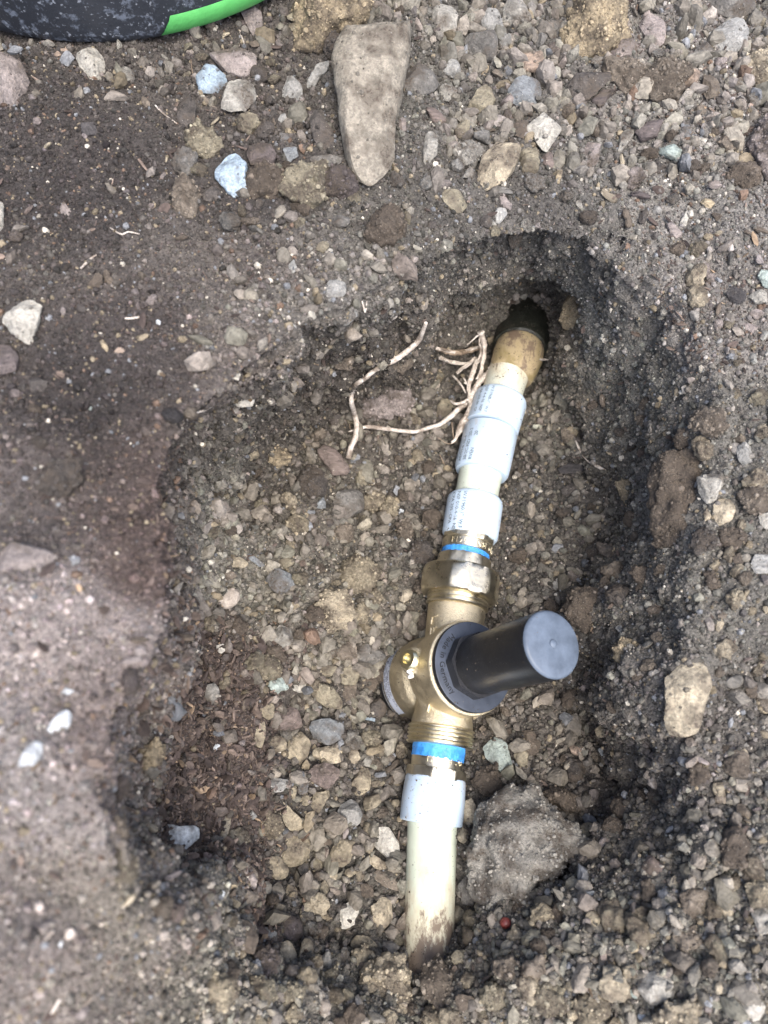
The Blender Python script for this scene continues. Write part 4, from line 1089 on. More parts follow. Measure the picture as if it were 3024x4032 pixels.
def rock_mesh(name, Rth, thick, kind, seed, level, size):
    """closed rock: outline radius per direction, real thickness, broken facets, gritty surface"""
    v, f = ico(level)
    rn = np.random.default_rng(seed)
    n = v.copy()
    rho = np.hypot(n[:, 0], n[:, 1])
    a_ = np.arctan2(n[:, 1], n[:, 0])
    bins = (a_ / (2 * math.pi) * len(Rth)) % len(Rth)
    b0 = np.floor(bins).astype(int) % len(Rth); fr = bins - np.floor(bins)
    Rr = Rth[b0] * (1 - fr) + Rth[(b0 + 1) % len(Rth)] * fr
    pr = rho ** (.55 if kind != 'c' else .68)
    p = np.stack([np.cos(a_) * Rr * pr, np.sin(a_) * Rr * pr, n[:, 2] * thick], 1)
    rm = Rth.mean()
    for _ in range({'s': 15, 'c': 9, 'b': 6}[kind] if size < 330 or kind == 'c' or size < 420 else 5):
        t = rn.uniform(.15, 1.0); az = rn.uniform(0, 6.283)
        nn = np.array([math.sin(t) * math.cos(az), math.sin(t) * math.sin(az), math.cos(t)])
        if rn.random() < .3: nn[2] *= -1
        s = p @ nn
        lim = s.max() * (rn.uniform(.58, .84) if kind == 's' else rn.uniform(.68, .9))
        over = s > lim
        p[over] -= nn * ((s[over] - lim) * .97)[:, None]
    off = rn.uniform(0, 50, 3)
    q = p + off
    dirn = n / np.linalg.norm(n, axis=1, keepdims=True)
    amp = {'s': .045, 'c': .12, 'b': .05}[kind] * rm
    d = amp * fbm(q, 1.6 / rm, 4, seed % 97, .55)
    if kind == 'c':
        w, i_ = worley(q, max(2.6 / rm, 90), seed % 89)
        d += min(.20 * rm, .0034) * (1 - np.clip(w * 1.4, 0, 1) ** 2) * (.3 + i_)
        w, i_ = worley(q, 170, seed % 71)
        d += min(.12 * rm, .0017) * (1 - np.clip(w * 1.5, 0, 1) ** 2) * (.2 + i_)
        w, i_ = worley(q, 330, seed % 83)
        d += .0009 * (1 - np.clip(w * 1.5, 0, 1) ** 2)
    d += .00035 * fbm(q, 420, 2, seed % 79)
    p = p + dirn * d[:, None]
    me_ = fast_mesh(name, p, f)
    me_.shade_smooth()
    if kind == 's': me_.set_sharp_from_angle(angle=math.radians(24))
    return me_

stone_px = []
built = []
def place_rock(pts, c, kind, thick, label, seed):
    cxp = sum(p[0] for p in pts) / len(pts); cyp = sum(p[1] for p in pts) / len(pts)
    cxq, cyq = min(max(cxp, -60), 3084), min(max(cyp, -60), 4092)
    hits = [cast(cxq, cyq)[0]]
    for (x, y) in pts:
        hits.append(cast(cxq + (x - cxp) * .8, cyq + (y - cyp) * .8)[0])
    deps = sorted((h_ - CAM).length for h_ in hits)
    dmed = deps[len(deps) // 2]
    good = [h_ for h_ in hits if abs((h_ - CAM).length - dmed) < .02]
    G = np.array([h_[:] for h_ in good]); cen = G.mean(0)
    view = (CAM - Vector(cen)).normalized()
    if len(good) >= 4:
        _, _, vt = np.linalg.svd(G - cen); nrm = Vector(vt[2])
        if nrm.dot(view) < 0: nrm = -nrm
    else:
        nrm = Vector((0, 0, 1))
    nrm = (nrm * (.5 if nrm.dot(view) > .55 else .12) + Vector((0, 0, 1)) * .35 + view * .3).normalized()
    dep = (Vector(cen) - CAM).length
    size = max(max(p[0] for p in pts) - min(p[0] for p in pts), max(p[1] for p in pts) - min(p[1] for p in pts))
    half = .5 * size * dep / FPX
    minr = half
    # outline laid on a plane a little above the soil
    ctr = Vector(cen)
    e1 = Vector((1, 0, 0)); e1 = (e1 - nrm * e1.dot(nrm)).normalized(); e2 = nrm.cross(e1)
    lift = None
    for it in range(2):
        P2 = []
        pc = ctr + nrm * (0 if lift is None else lift)
        for (x, y) in pts:
            d = ray(x, y)
            t = (pc - CAM).dot(nrm) / d.dot(nrm)
            w = CAM + d * t - pc
            P2.append((w.dot(e1), w.dot(e2)))
        A = np.array(P2); c2 = A.mean(0)
        rr = np.hypot(*(A - c2).T)
        area = .5 * abs(np.dot(A[:, 0], np.roll(A[:, 1], -1)) - np.dot(A[:, 1], np.roll(A[:, 0], -1)))
        eqr = math.sqrt(area / math.pi)
        T = eqr * thick * 1.15
        lift = T * (.66 if size < 260 else (1.15 if thick < .5 else .5))
    pc = pc + e1 * float(c2[0]) + e2 * float(c2[1])
    A = A - c2
    NB = 96
    Rth = np.zeros(NB)
    for k in range(NB):
        a_ = 2 * math.pi * k / NB
        dx, dy = math.cos(a_), math.sin(a_)
        best = 0
        for i in range(len(A)):
            x1, y1 = A[i]; x2, y2 = A[(i + 1) % len(A)]
            ex, ey = x2 - x1, y2 - y1
            den = dx * ey - dy * ex
            if abs(den) < 1e-12: continue
            t = (x1 * ey - y1 * ex) / den
            u = (x1 * dy - y1 * dx) / den
            if t > 0 and -1e-6 <= u <= 1 + 1e-6: best = max(best, t)
        Rth[k] = best if best else eqr
    Rth = (Rth + .5 * np.roll(Rth, 1) + .5 * np.roll(Rth, -1)) / 2 * (1.07 if size < 300 else 1.02)
    rn = random.Random(seed)
    name = {'s': 'stone', 'c': 'earth_clod', 'b': 'bark_piece'}[kind]
    level = 5 if size > 190 else (4 if size > 55 else 3)
    me_ = rock_mesh(name, Rth, T, kind, seed, level, size)
    o = bpy.data.objects.new(name, me_)
    o.matrix_world = Matrix(((e1.x, e2.x, nrm.x, pc.x), (e1.y, e2.y, nrm.y, pc.y), (e1.z, e2.z, nrm.z, pc.z), (0, 0, 0, 1)))
    mat = MAT_CLOD if kind == 'c' else (MAT_BARK if kind == 'b' else (MAT_CLEAN if c in 'bwpnm' else MAT_STONE))
    me_.materials.append(mat)
    v = rn.uniform(.9, 1.1)
    o.color = tuple(x * v for x in PAL[c]) + (1,)
    col.objects.link(o)
    aspect = (max(p[0] for p in pts) - min(p[0] for p in pts)) / max(1, (max(p[1] for p in pts) - min(p[1] for p in pts)))
    extra = "long" if aspect > 1.7 or aspect < .6 else ("flat" if thick < .45 else "blunt")
    lab = label or make_label(size, c, kind, cxp, cyp, extra)
    used_labels.add(lab)
    tag(o, lab, {'s': 'stone', 'c': 'clod', 'b': 'bark'}[kind])
    stone_px.append((cxp, cyp, size / 2))
    built.append((o, kind, c, size))
    return o

for li, line in enumerate(RAW.strip().splitlines()):
    body, _, lab = line.partition('|')
    tk = body.split()
    ox, oy, s = CROPS[tk[0]]
    pts = [(ox + s * float(a_.split(',')[0]), oy + s * float(a_.split(',')[1])) for a_ in tk[4:]]
    place_rock(pts, tk[1], tk[2], float(tk[3]), lab.strip(), 100 + li * 13)

# smaller stones and clods lying between those: copies of a few shapes, every one its own object
PROTO = {}
for kd in 'scb':
    PROTO[kd] = []
    for j in range({'s': 10, 'c': 8, 'b': 4}[kd]):
        rn = np.random.default_rng(900 + j * 7 + ord(kd))
        ka = np.linspace(0, 2 * math.pi, 96, endpoint=False)
        asp = rn.uniform(.55, .95) if kd != 'b' else rn.uniform(.25, .4)
        Rth = 1 / np.sqrt(np.cos(ka) ** 2 + (np.sin(ka) / asp) ** 2) * (1 + .12 * np.sin(ka * 2 + rn.uniform(0, 6)) + .10 * np.sin(ka * 3 + rn.uniform(0, 6)))
        me_ = rock_mesh({'s': 'stone', 'c': 'earth_clod', 'b': 'bark_piece'}[kd], Rth * .005, .005 * rn.uniform(.5, .8) * (1 if kd != 'b' else .4), kd, 500 + j * 11 + ord(kd), 4 if kd != 'b' else 3, 60)
        me_.materials.append({'s': MAT_STONE, 'c': MAT_CLOD, 'b': MAT_BARK}[kd])
        PROTO[kd].append(me_)

AREAS = [  # name of the place, photo box, kinds with numbers, colours, diameter range in mm
    ("on the upper right bank", (1500, 0, 3024, 950), {'s': 26, 'c': 26, 'b': 10}, "gGokEdme", (6, 13)),
    ("on the upper left bank", (700, 60, 1450, 900), {'s': 12, 'c': 22, 'b': 5}, "GdeEog", (5, 12)),
    ("on the dark left bank", (0, 250, 800, 1800), {'s': 8, 'c': 12, 'b': 8}, "dDeEk", (4, 9)),
    ("on the bank right of the hole", (2720, 900, 3024, 3600), {'s': 10, 'c': 30, 'b': 8}, "kEeotT", (5, 12)),
    ("on the hole's left floor", (830, 1650, 1700, 2800), {'s': 5, 'c': 52, 'b': 4}, "teEoe", (5, 12)),
    ("in the loose heap left of the lower pipe", (1050, 2650, 1680, 3800), {'s': 24, 'c': 24, 'b': 8}, "toTgEe", (6, 13)),
    ("on the floor right of the water pipe", (1900, 1500, 2600, 3300), {'s': 4, 'c': 50, 'b': 3}, "eedEE", (5, 13)),
    ("on the slope at the bottom edge", (900, 3500, 3024, 4032), {'s': 10, 'c': 34, 'b': 5}, "toTEe", (6, 14)),
    ("in the bark mulch under the left wall", (450, 2500, 1000, 3600), {'s': 3, 'c': 6, 'b': 30}, "rkER", (5, 11)),
]
rf = random.Random(42)
for place, box, kinds, cols, (dmin, dmax) in AREAS:
    for kd, cnt in kinds.items():
        done = tries = 0
        while done < cnt and tries < cnt * 30:
            tries += 1
            px, py = rf.uniform(box[0], box[2]), rf.uniform(box[1], box[3])
            dmm = dmin + (dmax - dmin) * rf.random() ** 1.8
            loc, nrm = cast(px, py)
            dep = (loc - CAM).length
            rpx = dmm / 2000 * FPX / dep
            if any((px - a_) ** 2 + (py - b_) ** 2 < (max(r_ * .8, 8) + rpx * .8) ** 2 for a_, b_, r_ in stone_px): continue
            if px < 700 and py > 1900 and place.startswith("on the hole"): continue
            o = bpy.data.objects.new(PROTO[kd][0].name.split('.')[0], rf.choice(PROTO[kd]))
            s = dmm / 10
            n2 = (nrm * .7 + Vector((0, 0, 1)) * .5).normalized()
            rotm = n2.to_track_quat('Z', 'Y').to_matrix() @ Euler((rf.gauss(0, .3), rf.gauss(0, .3), rf.uniform(0, 6.28))).to_matrix()
            M = Matrix.Translation(loc + n2 * (dmm / 2000 * .42)) @ rotm.to_4x4() @ Matrix.Diagonal((s, s * rf.uniform(.85, 1.15), s * rf.uniform(.8, 1.2), 1))
            o.matrix_world = M
            cc = rf.choice(cols) if kd != 'b' else rf.choice("rkeRTe")
            v = rf.uniform(.75, 1.2)
            o.color = tuple(x * v for x in PAL[cc]) + (1,)
            col.objects.link(o)
            kn = {'s': 'stone', 'c': 'earth clod', 'b': 'bark piece'}[kd]
            szw = "small" if dmm < (dmin + dmax) / 2 else "middling"
            tag(o, make_label(60 if szw == "small" else 100, cc, kd, px, py, ""), {'s': 'stone', 'c': 'clod', 'b': 'bark'}[kd], f"{kn}s {place}")
            stone_px.append((px, py, rpx))
            done += 1

# grit sticking to the clods and lying on the stones
GP, GC = [], []
for o, kd, c, size in built:
    if size < 60: continue
    n = len(o.data.vertices); co = np.empty(n * 3, np.float32); o.data.vertices.foreach_get("co", co); co = co.reshape(-1, 3)
    tri = np.empty(len(o.data.polygons) * 3, np.int32); o.data.loops.foreach_get("vertex_index", tri); tri = tri.reshape(-1, 3)
    Mw = np.array(o.matrix_world)
    w = co @ Mw[:3, :3].T + Mw[:3, 3]
    T3 = w[tri]
    nn = np.cross(T3[:, 1] - T3[:, 0], T3[:, 2] - T3[:, 0]); ar = .5 * np.linalg.norm(nn, axis=1); up = nn[:, 2] / (2 * ar + 1e-12)
    ar = ar * (up > (.0 if kd == 'c' else .5))
    k = int(ar.sum() * (110000 if kd == 'c' else 16000) * (1.0 if size < 400 else .8))
    if k < 1 or kd == 'b': continue
    pick = rng.choice(len(ar), k, p=ar / ar.sum())
    a_, b_ = rng.random(k), rng.random(k); m_ = a_ + b_ > 1; a_[m_] = 1 - a_[m_]; b_[m_] = 1 - b_[m_]
    t = T3[pick]
    GP.append(t[:, 0] + (t[:, 1] - t[:, 0]) * a_[:, None] + (t[:, 2] - t[:, 0]) * b_[:, None])
    own = np.array(o.color[:3]) * .8
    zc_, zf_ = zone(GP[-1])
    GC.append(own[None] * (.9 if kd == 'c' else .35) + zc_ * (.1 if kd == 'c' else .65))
GP, GC = np.concatenate(GP), np.concatenate(GC)
n = len(GP)
s = .0007 * (1 - rng.random(n) * .93) ** -.5
scatter_obj("clinging_grit", GP, s[:, None] / 2 * rng.uniform(.8, 1.2, (n, 3)) * 1.3, rng.uniform(0, 6.28, (n, 3)), rng.integers(0, 6, n), GC * np.exp(.24 * rng.standard_normal(n))[:, None], T_CRUMB)
print("grit", n)

SPX = np.array([q_ for q_ in stone_px])
def clear_of_stones(p, f=.86):
    q = p - np.array([0, 0, CZ])
    cyv = q[:, 1] * CT + q[:, 2] * ST; dep = q[:, 1] * ST - q[:, 2] * CT
    px, py = 1512 + FPX * q[:, 0] / dep, 2016 - FPX * cyv / dep
    ok = np.ones(len(p), bool)
    for a_, b_, r_ in SPX:
        if r_ > 14: ok &= (px - a_) ** 2 + (py - b_) ** 2 > (r_ * f) ** 2
    # keep the water line itself clear
    ax_, ay_ = np.array([.0252, -.16]), np.array([.098, .30])
    t = np.clip(((p[:, :2] - ax_) @ (ay_ - ax_)) / ((ay_ - ax_) @ (ay_ - ax_)), 0, 1)
    dl = np.linalg.norm(p[:, :2] - (ax_ + t[:, None] * (ay_ - ax_)), axis=1)
    return ok & ((dl > .013) | (p[:, 1] < -.10))
_p = fc[fsel]
rub = np.where(fup > .5, np.where(_p[:, 0] > -.02, np.clip((_p[:, 1] - .32) / .03, 0.16, 1.1) + .1 * (_p[:, 0] > .16), .16), .0)
rub = np.where(fup <= .5, np.where((_p[:, 0] < .03) & (_p[:, 1] < .11), 1.15, .30), rub)
rub = np.where((fup <= .5) & (_p[:, 0] < .03) & (_p[:, 1] > .15), .30, rub)
rub = np.where(_p[:, 1] < -.055, .27, rub) * (1 - .93 * ffine) * (1 - fclay) * (1 - .95 * fsteep) * np.clip(1 - 1.3 * ffib, .04, 1)
scatter("broken_rubble", 4600, .0055, .0145, 2.2, T_RUB, 7, weight=rub, spread=.22, specks=.0, sink=.22, gain=1.0, clear=clear_of_stones, tint=((.230, .208, .168), .52))
scatter("loose_gravel", 6000, .0032, .0075, 2.4, T_RUB, 7, weight=np.clip(1 - ffib * 1.0, .08, 1) * fcoarse * (1 - .8 * fclay) * (1 - .8 * fsteep), spread=.3, specks=.003, sink=.2, gain=1.25, clear=lambda p: clear_of_stones(p, .7), tint=((.16, .145, .12), .25))
# ================================================================== THE WATER LINE
def mat_pex(name, colr, dirt=0, blue=0):
    m, nt, bs = new_mat(name)
    co = objcoord(nt)
    bs.inputs["Roughness"].default_value = .32
    bs.inputs["Subsurface Weight"].default_value = .35
    bs.inputs["Subsurface Radius"].default_value = (.005, .005, .005)
    bs.inputs["Subsurface Scale"].default_value = .8
    c = colr
    n0 = noise_node(nt, co, 55, 4, .6)
    c = mixc(nt, 1.0, tuple(colr), ramp(nt, n0.outputs[0], [(.3, .93), (.7, 1.05)]).outputs[0], 'MULTIPLY')
    if dirt:
        sep = N(nt, "ShaderNodeSeparateXYZ"); nt.links.new(co, sep.inputs[0])
        mp = N(nt, "ShaderNodeMapping"); mp.inputs["Scale"].default_value = (1, .45, 1); nt.links.new(co, mp.inputs[0])
        n1 = noise_node(nt, mp.outputs[0], 95, 6, .7)
        mr = N(nt, "ShaderNodeMapRange")
        nt.links.new(sep.outputs[1], mr.inputs[0])
        lo, hi = dirt                     # y where it is clean, y where it is filthy
        mr.inputs[1].default_value = lo; mr.inputs[2].default_value = hi; mr.inputs[3].default_value = -.22; mr.inputs[4].default_value = .34
        ad = N(nt, "ShaderNodeMath", operation='ADD'); nt.links.new(n1.outputs[0], ad.inputs[0]); nt.links.new(mr.outputs[0], ad.inputs[1])
        c = mixc(nt, ramp(nt, ad.outputs[0], [(.42, 0), (.60, .55)]).outputs[0], c, (.50, .40, .26))
        c = mixc(nt, ramp(nt, ad.outputs[0], [(.62, 0), (.70, .9)]).outputs[0], c, (.15, .105, .075))
        r = ramp(nt, ad.outputs[0], [(.4, .33), (.62, .75)]); nt.links.new(r.outputs[0], bs.inputs["Roughness"])
    mp2 = N(nt, "ShaderNodeMapping"); mp2.inputs["Scale"].default_value = (.5, 1, 1); nt.links.new(co, mp2.inputs[0])
    n2 = noise_node(nt, mp2.outputs[0], 900, 2, .5); n3 = noise_node(nt, co, 70, 2, .5)
    ml = N(nt, "ShaderNodeMath", operation='MULTIPLY')
    nt.links.new(ramp(nt, n2.outputs[0], [(.66, 0), (.70, 1)]).outputs[0], ml.inputs[0]); nt.links.new(ramp(nt, n3.outputs[0], [(.50, 0), (.60, .8)]).outputs[0], ml.inputs[1])
    c = mixc(nt, ml.outputs[0], c, (.12, .11, .09))
    nt.links.new(c, bs.inputs["Base Color"])
    bump(nt, bs, n0.outputs[0], .0006, .35)
    return m

M_RING = mat_pex("milky_blue_plastic", (.54, .665, .79), (.35, -.9))
M_PIPE = mat_pex("translucent_pipe_plastic", (.60, .66, .56))
PIPE_LOW = mat_pex("muddy_pipe_plastic", (.60, .655, .53), (-.022, -.092))
PIPE_TOP = mat_pex("dirty_upper_pipe_plastic", (.62, .64, .54), (.262, .305))
M_OCHRE = mat_pex("mud_stained_plastic", (.24, .19, .08), (.20, .36))
M_SLEEVE = mat_plain("dark_green_sleeve", (.018, .020, .015), .45, bsc=260, bd=.001, var=.5)
def mat_brass(name, colr, rough, cast_, var=.16):
    m, nt, bs = new_mat(name)
    co = objcoord(nt)
    bs.inputs["Metallic"].default_value = 1.0
    n = noise_node(nt, co, 130, 5, .7)
    c = mixc(nt, 1.0, tuple(colr), ramp(nt, n.outputs[0], [(.3, 1 - var), (.7, 1 + var)]).outputs[0], 'MULTIPLY')
    nd = noise_node(nt, co, 260, 4, .7)
    c = mixc(nt, ramp(nt, nd.outputs[0], [(.60, 0), (.72, .55)]).outputs[0], c, (.22, .18, .12))
    nt.links.new(c, bs.inputs["Base Color"])
    r = ramp(nt, n.outputs[0], [(.3, rough - .06), (.7, rough + .1)]); nt.links.new(r.outputs[0], bs.inputs["Roughness"])
    nb_ = noise_node(nt, co, 1500 if cast_ else 500, 3, .6)
    bump(nt, bs, nb_.outputs[0], .0006 if cast_ else .00012, 1.0)
    return m
M_CAST = mat_brass("cast_brass", (.70, .62, .45), .45, True)
M_NUT = mat_brass("machined_brass", (.76, .695, .53), .30, False)
M_ADAPT = mat_brass("pale_plated_brass", (.72, .67, .53), .36, False)
M_OLDB = mat_brass("tarnished_brass", (.46, .39, .25), .38, False, .25)
M_YEL = mat_brass("yellow_brass", (.70, .64, .42), .30, False)
M_BLUE = mat_plain("blue_sealing_tape", (.055, .30, .78), .38, bsc=500, bd=.0008, var=.25, vscale=160)
M_BLACK = mat_plain("black_plastic", (.022, .023, .026), .34, bsc=900, bd=.00012, var=.12, vscale=120)
def mat_scuffed():
    m, nt, bs = new_mat("scuffed_black_plastic")
    co = objcoord(nt)
    n = noise_node(nt, co, 90, 5, .65)
    mp = N(nt, "ShaderNodeMapping"); mp.inputs["Scale"].default_value = (1, 14, 1); mp.inputs["Rotation"].default_value = (0, 0, .6); nt.links.new(co, mp.inputs[0])
    n2 = noise_node(nt, mp.outputs[0], 70, 3, .6)
    c = mixc(nt, ramp(nt, n2.outputs[0], [(.66, 0), (.72, .35)]).outputs[0], (.012, .013, .015), (.12, .13, .14))
    n3 = noise_node(nt, co, 1300, 2, .5)
    c = mixc(nt, ramp(nt, n3.outputs[0], [(.72, 0), (.76, .5)]).outputs[0], c, (.4, .4, .38))
    nt.links.new(c, bs.inputs["Base Color"])
    nt.links.new(ramp(nt, n.outputs[0], [(.3, .28), (.7, .48)]).outputs[0], bs.inputs["Roughness"])
    bump(nt, bs, n.outputs[0], .0004, .5)
    return m
M_SCUFF = mat_scuffed()
M_DUSTY = mat_plain("dust_greyed_plastic", (.095, .12, .155), .45, bsc=200, bd=.0003, var=.3, vscale=90)  # cap end: sky reflection painted into the base colour, mottled with dust smudges
M_DUSTY2 = mat_plain("dusty_flange_plastic", (.045, .055, .075), .42, bsc=200, bd=.0002, var=.25, vscale=90)  # flange face: the sky's bluish reflection painted as a lighter base colour
M_INK = mat_plain("grey_ink", (.10, .13, .15), .6)
M_LABEL = mat_plain("grey_sticker", (.46, .50, .58), .5)
M_LETTER = mat_plain("label_print", (.03, .035, .06), .6)
M_PUTTY = mat_plain("white_thread_tape", (.8, .8, .78), .6, bsc=400, bd=.001)
M_ENGR = mat_plain("moulded_lettering", (.004, .004, .005), .5)

line_ = bpy.data.objects.new("water_line", None)
line_.empty_display_size = .02
A0 = P(1690, 3800, .490)
line_.location = (0, 0, 0)
tag(line_, "white plastic water line with brass pressure valve and black cap, lying in the hole", "water pipe")
col.objects.link(line_)

H = .490
def seg(name, a, b, prof, mat, **kw):
    """part turned about the line from photo point a to b; prof in (fraction, radius)"""
    pa, pb = P(a[0], a[1], a[2] if len(a) > 2 else H), P(b[0], b[1], b[2] if len(b) > 2 else H)
    L_ = (pb - pa).length
    return lathe(name, [(f * L_, r) for f, r in prof], pa, pb - pa, mat, line_, **kw), pa, (pb - pa).normalized(), L_

def bent_pipe(name, pts, rads, mat):
    o = tube(name, pts, rads, mat, line_, segs=64)
    fix_normals(o.data)
    return o
# lower run, disappearing under the soil
o = bent_pipe("plastic_pipe", [P(1672, 4500, .500), P(1684, 4050, .492), P(1688, 3700, .490), P(1697, 3400, .490), P(1706, 3200, .490), P(1714, 3060, .490)], [.0143, .0143, .0143, .0145, .0151, .0162], PIPE_LOW)
tag(o, "bare lower pipe, white plastic, muddy where it goes into the soil")
ring_a, ra_p, ra_d, ra_L = seg("expansion_ring", (1697, 3243), (1716, 3058), [(0, .0160), (0.005, .0176), (.03, .0187), (.5, .0189), (.94, .0182), (.985, .0175), (1, .0160)], M_RING)
tag(ring_a, "lowest plain milky ring, without print")
ad1, a1p, a1d, a1L = seg("brass_adapter", (1714, 3068), (1724, 2978), [(0, .0168), (.48, .0170), (.5, .0158), (.53, .0158), (.97, .0158), (1, .0152)], M_ADAPT, segs=96)
hx, *_ = seg("hex_collar", (1714, 3066), (1719, 3026), [(0, .0178), (.06, .0182), (.94, .0182), (1, .0176)], M_ADAPT, segs=96, sides=8, apothem=.0170, phase=.15)
tape1, t1p, t1d, t1L = seg("sealing_tape", (1722, 2990), (1732, 2920), [(0, .0150), (.03, .0161), (.3, .0160), (.55, .0163), (.8, .0160), (.97, .0161), (1, .015)], M_BLUE, wob=.00022, segs=128)
tag(tape1, "wider blue tape band, below the valve")

# valve body, cast in one piece
ax = (Vector((.455, .02, .89))).normalized()
cpx = P(1757, 2655, H)
VC = P(1757, 2655, H)
def thread(n, r, depth, flip=False):
    pr = []
    for k in range(n):
        b0 = k / n
        pr += [(b0 + .02 / n, r - depth), (b0 + .36 / n, r), (b0 + .60 / n, r), (b0 + .96 / n, r - depth)]
    return [(0, r - depth - .001)] + pr + [(1, r - depth - .001)]
thr1, *_ = seg("threaded_end", (1731, 2938), (1739, 2862), thread(5, .0206, .0011), M_NUT, segs=96, wob=.00008)
thr2, *_ = seg("threaded_neck", (1799, 2395), (1808, 2330), thread(4, .0204, .0010), M_NUT, segs=96, wob=.00008)

def closed(prof, p0, d, segs=64):
    d, e1, e2 = frame(d)
    V, F = [], []
    for s, r in prof:
        for k in range(segs):
            a_ = 2 * math.pi * k / segs
            V.append(Vector(p0) + d * s + (e1 * math.cos(a_) + e2 * math.sin(a_)) * r)
    n = len(prof)
    for j in range(n - 1):
        for k in range(segs):
            k2 = (k + 1) % segs
            F.append((j * segs + k, (j + 1) * segs + k, (j + 1) * segs + k2, j * segs + k2))
    F.append(tuple(range(segs))); F.append(tuple(reversed([(n - 1) * segs + k for k in range(segs)])))
    return V, F
bodyV, bodyF = [], []
def addc(vf):
    b = len(bodyV); bodyV.extend(vf[0]); bodyF.extend(tuple(i + b for i in f) for f in vf[1])
pb1, pb2 = P(1738, 2872, H), P(1799, 2392, H)
Lb = (pb2 - pb1).length
addc(closed([(0, .0192), (.004, .0190), (.010, .0176), (Lb * .5, .0182), (Lb - .02, .0180), (Lb - .006, .0186), (Lb, .0188)], pb1, pb2 - pb1))
addc(closed([(-.004, .020), (0, .0262), (.006, .0268), (.022, .0282), (.0285, .0287), (.0298, .0284)], VC - ax * .002, ax))
addc(closed([(0, .0225), (.006, .0262), (.012, .0272), (.030, .0272), (.0325, .0266)], VC - ax * .004, -ax))
# sphere-like middle
V, F = ico(3)
addc(([Vector(v) * .0235 + VC for v in V], [tuple(int(i) for i in f) for f in F]))
# boss for the side plug
plug_d = Vector((-.62, .06, .76)).normalized()
pp = P(1622, 2600, .470)
addc(closed([(-.022, .0105), (-.004, .0092), (0, .0086), (.0008, .0076)], pp, plug_d, 32))
body = mesh_obj("valve_body", bodyV, bodyF, M_CAST, line_)
fix_normals(body.data)
rm = body.modifiers.new("fuse", 'REMESH'); rm.mode = 'VOXEL'; rm.voxel_size = .0008; rm.use_smooth_shade = True
smo = body.modifiers.new("soften", 'SMOOTH'); smo.factor = .6; smo.iterations = 9
tag(body, "cast brass valve body")

fl_p = VC + ax * .0285
flange = lathe("bonnet_flange", [(0, .024), (0, .0270), (.0022, .0272), (.0030, .0268), (.0033, .0258), (.0033, .012)], fl_p, ax, M_SCUFF, line_, segs=96)
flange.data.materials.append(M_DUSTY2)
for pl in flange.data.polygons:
    if abs(pl.normal.dot(ax)) > .9: pl.material_index = 1  # faces square to the axis take the painted sky sheen
tag(flange, "black round flange with moulded lettering")
hexb = lathe("bonnet_hexagon", [(.0030, .0165), (.0032, .0200), (.0095, .0200), (.0102, .0196), (.0102, .010)], fl_p, ax, M_BLACK, line_, segs=96, sides=8, apothem=.0184, phase=.1)
capo = lathe("spring_cap", [(.0095, .0169), (.0105, .0172), (.038, .0176), (.0385, .01775), (.0738, .0181), (.0760, .0179), (.0772, .0172), (.0776, .0162), (.0776, .0030), (.0776, .0024), (.0783, .0022), (.0788, .0012), (.0789, .0001)], fl_p - ax * .0005, ax, M_SCUFF, line_, segs=96)
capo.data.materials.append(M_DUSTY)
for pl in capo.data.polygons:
    if (pl.center - fl_p).dot(ax) > .0758: pl.material_index = 1  # end face lightened by colour, as if reflecting the sky
tag(capo, "long black cylindrical cap")
for s_, r_, w_ in ():
    lathe("end_groove", [(s_, r_), (s_ + .00042, r_ + .0002), (s_ + .00042, r_ + .0005), (s_, r_ + .0007)], fl_p - ax * .0005, ax, M_SCUFF, capo, segs=64, caps=False)
foot = lathe("rubber_foot", [(.0325, .0262), (.0328, .0270), (.036, .0270), (.0366, .026)], VC - ax * .004, -ax, M_BLACK, line_, segs=96)

# moulded words on the flange
def put_text(name, s, size, mapf, mat, parent, extrude=.0001, spacing=1.0):
    V, F = text_mesh(s, size, extrude, spacing)
    if not V: return None
    w = max(v.x for v in V)
    return mesh_obj(name, [mapf(v, w) for v in V], F, mat, parent, smooth=False)
fd, fe1, fe2 = frame(ax, Vector((-1, 0, 0)))       # fe1 points left in the photo
def map_flange(v, w):
    R0 = .0225
    a_ = math.radians(28) - 0 + (v.x / (R0))     # runs anticlockwise down the left side, letter tops towards the middle
    a_ = -math.radians(52) + v.x / R0
    r_ = R0 + .0012 - v.y
    return fl_p + ax * (.00335 + v.z * .5) + (fe1 * math.cos(a_) + fe2 * math.sin(a_)) * r_
put_text("lettering", "Made in Germany", .0052, map_flange, M_ENGR, flange, .00015, 1.05)

# letters rolled into the brass and printed on the rings
def cyl_map(p0, d, R_, ang0, along0, mode):
    d, e1, e2 = frame(d, Vector((0, -ST, CT)))      # e1 faces the camera
    e2 = -e2                                        # points left in the photo
    def f(v, w):
        if mode == 'down':      # reads down the pipe, tops to the right
            s, a_ = along0 - v.x, ang0 - v.y / R_
        elif mode == 'up':
            s, a_ = along0 + v.x, ang0 + v.y / R_
        elif mode == 'round':   # reads round the pipe, tops away from the viewer
            s, a_ = along0 + v.y, ang0 - v.x / R_
        else:                   # upside down
            s, a_ = along0 - v.y, ang0 + v.x / R_
        return p0 + d * s + (e1 * math.cos(a_) + e2 * math.sin(a_)) * (R_ + v.z)
    return f
put_text("rolled_lettering", "PC  FG  NSF", .0050, cyl_map(a1p, a1d, .01588, math.radians(-60), a1L * .93, 'inv'), M_ADAPT, ad1, .00035)

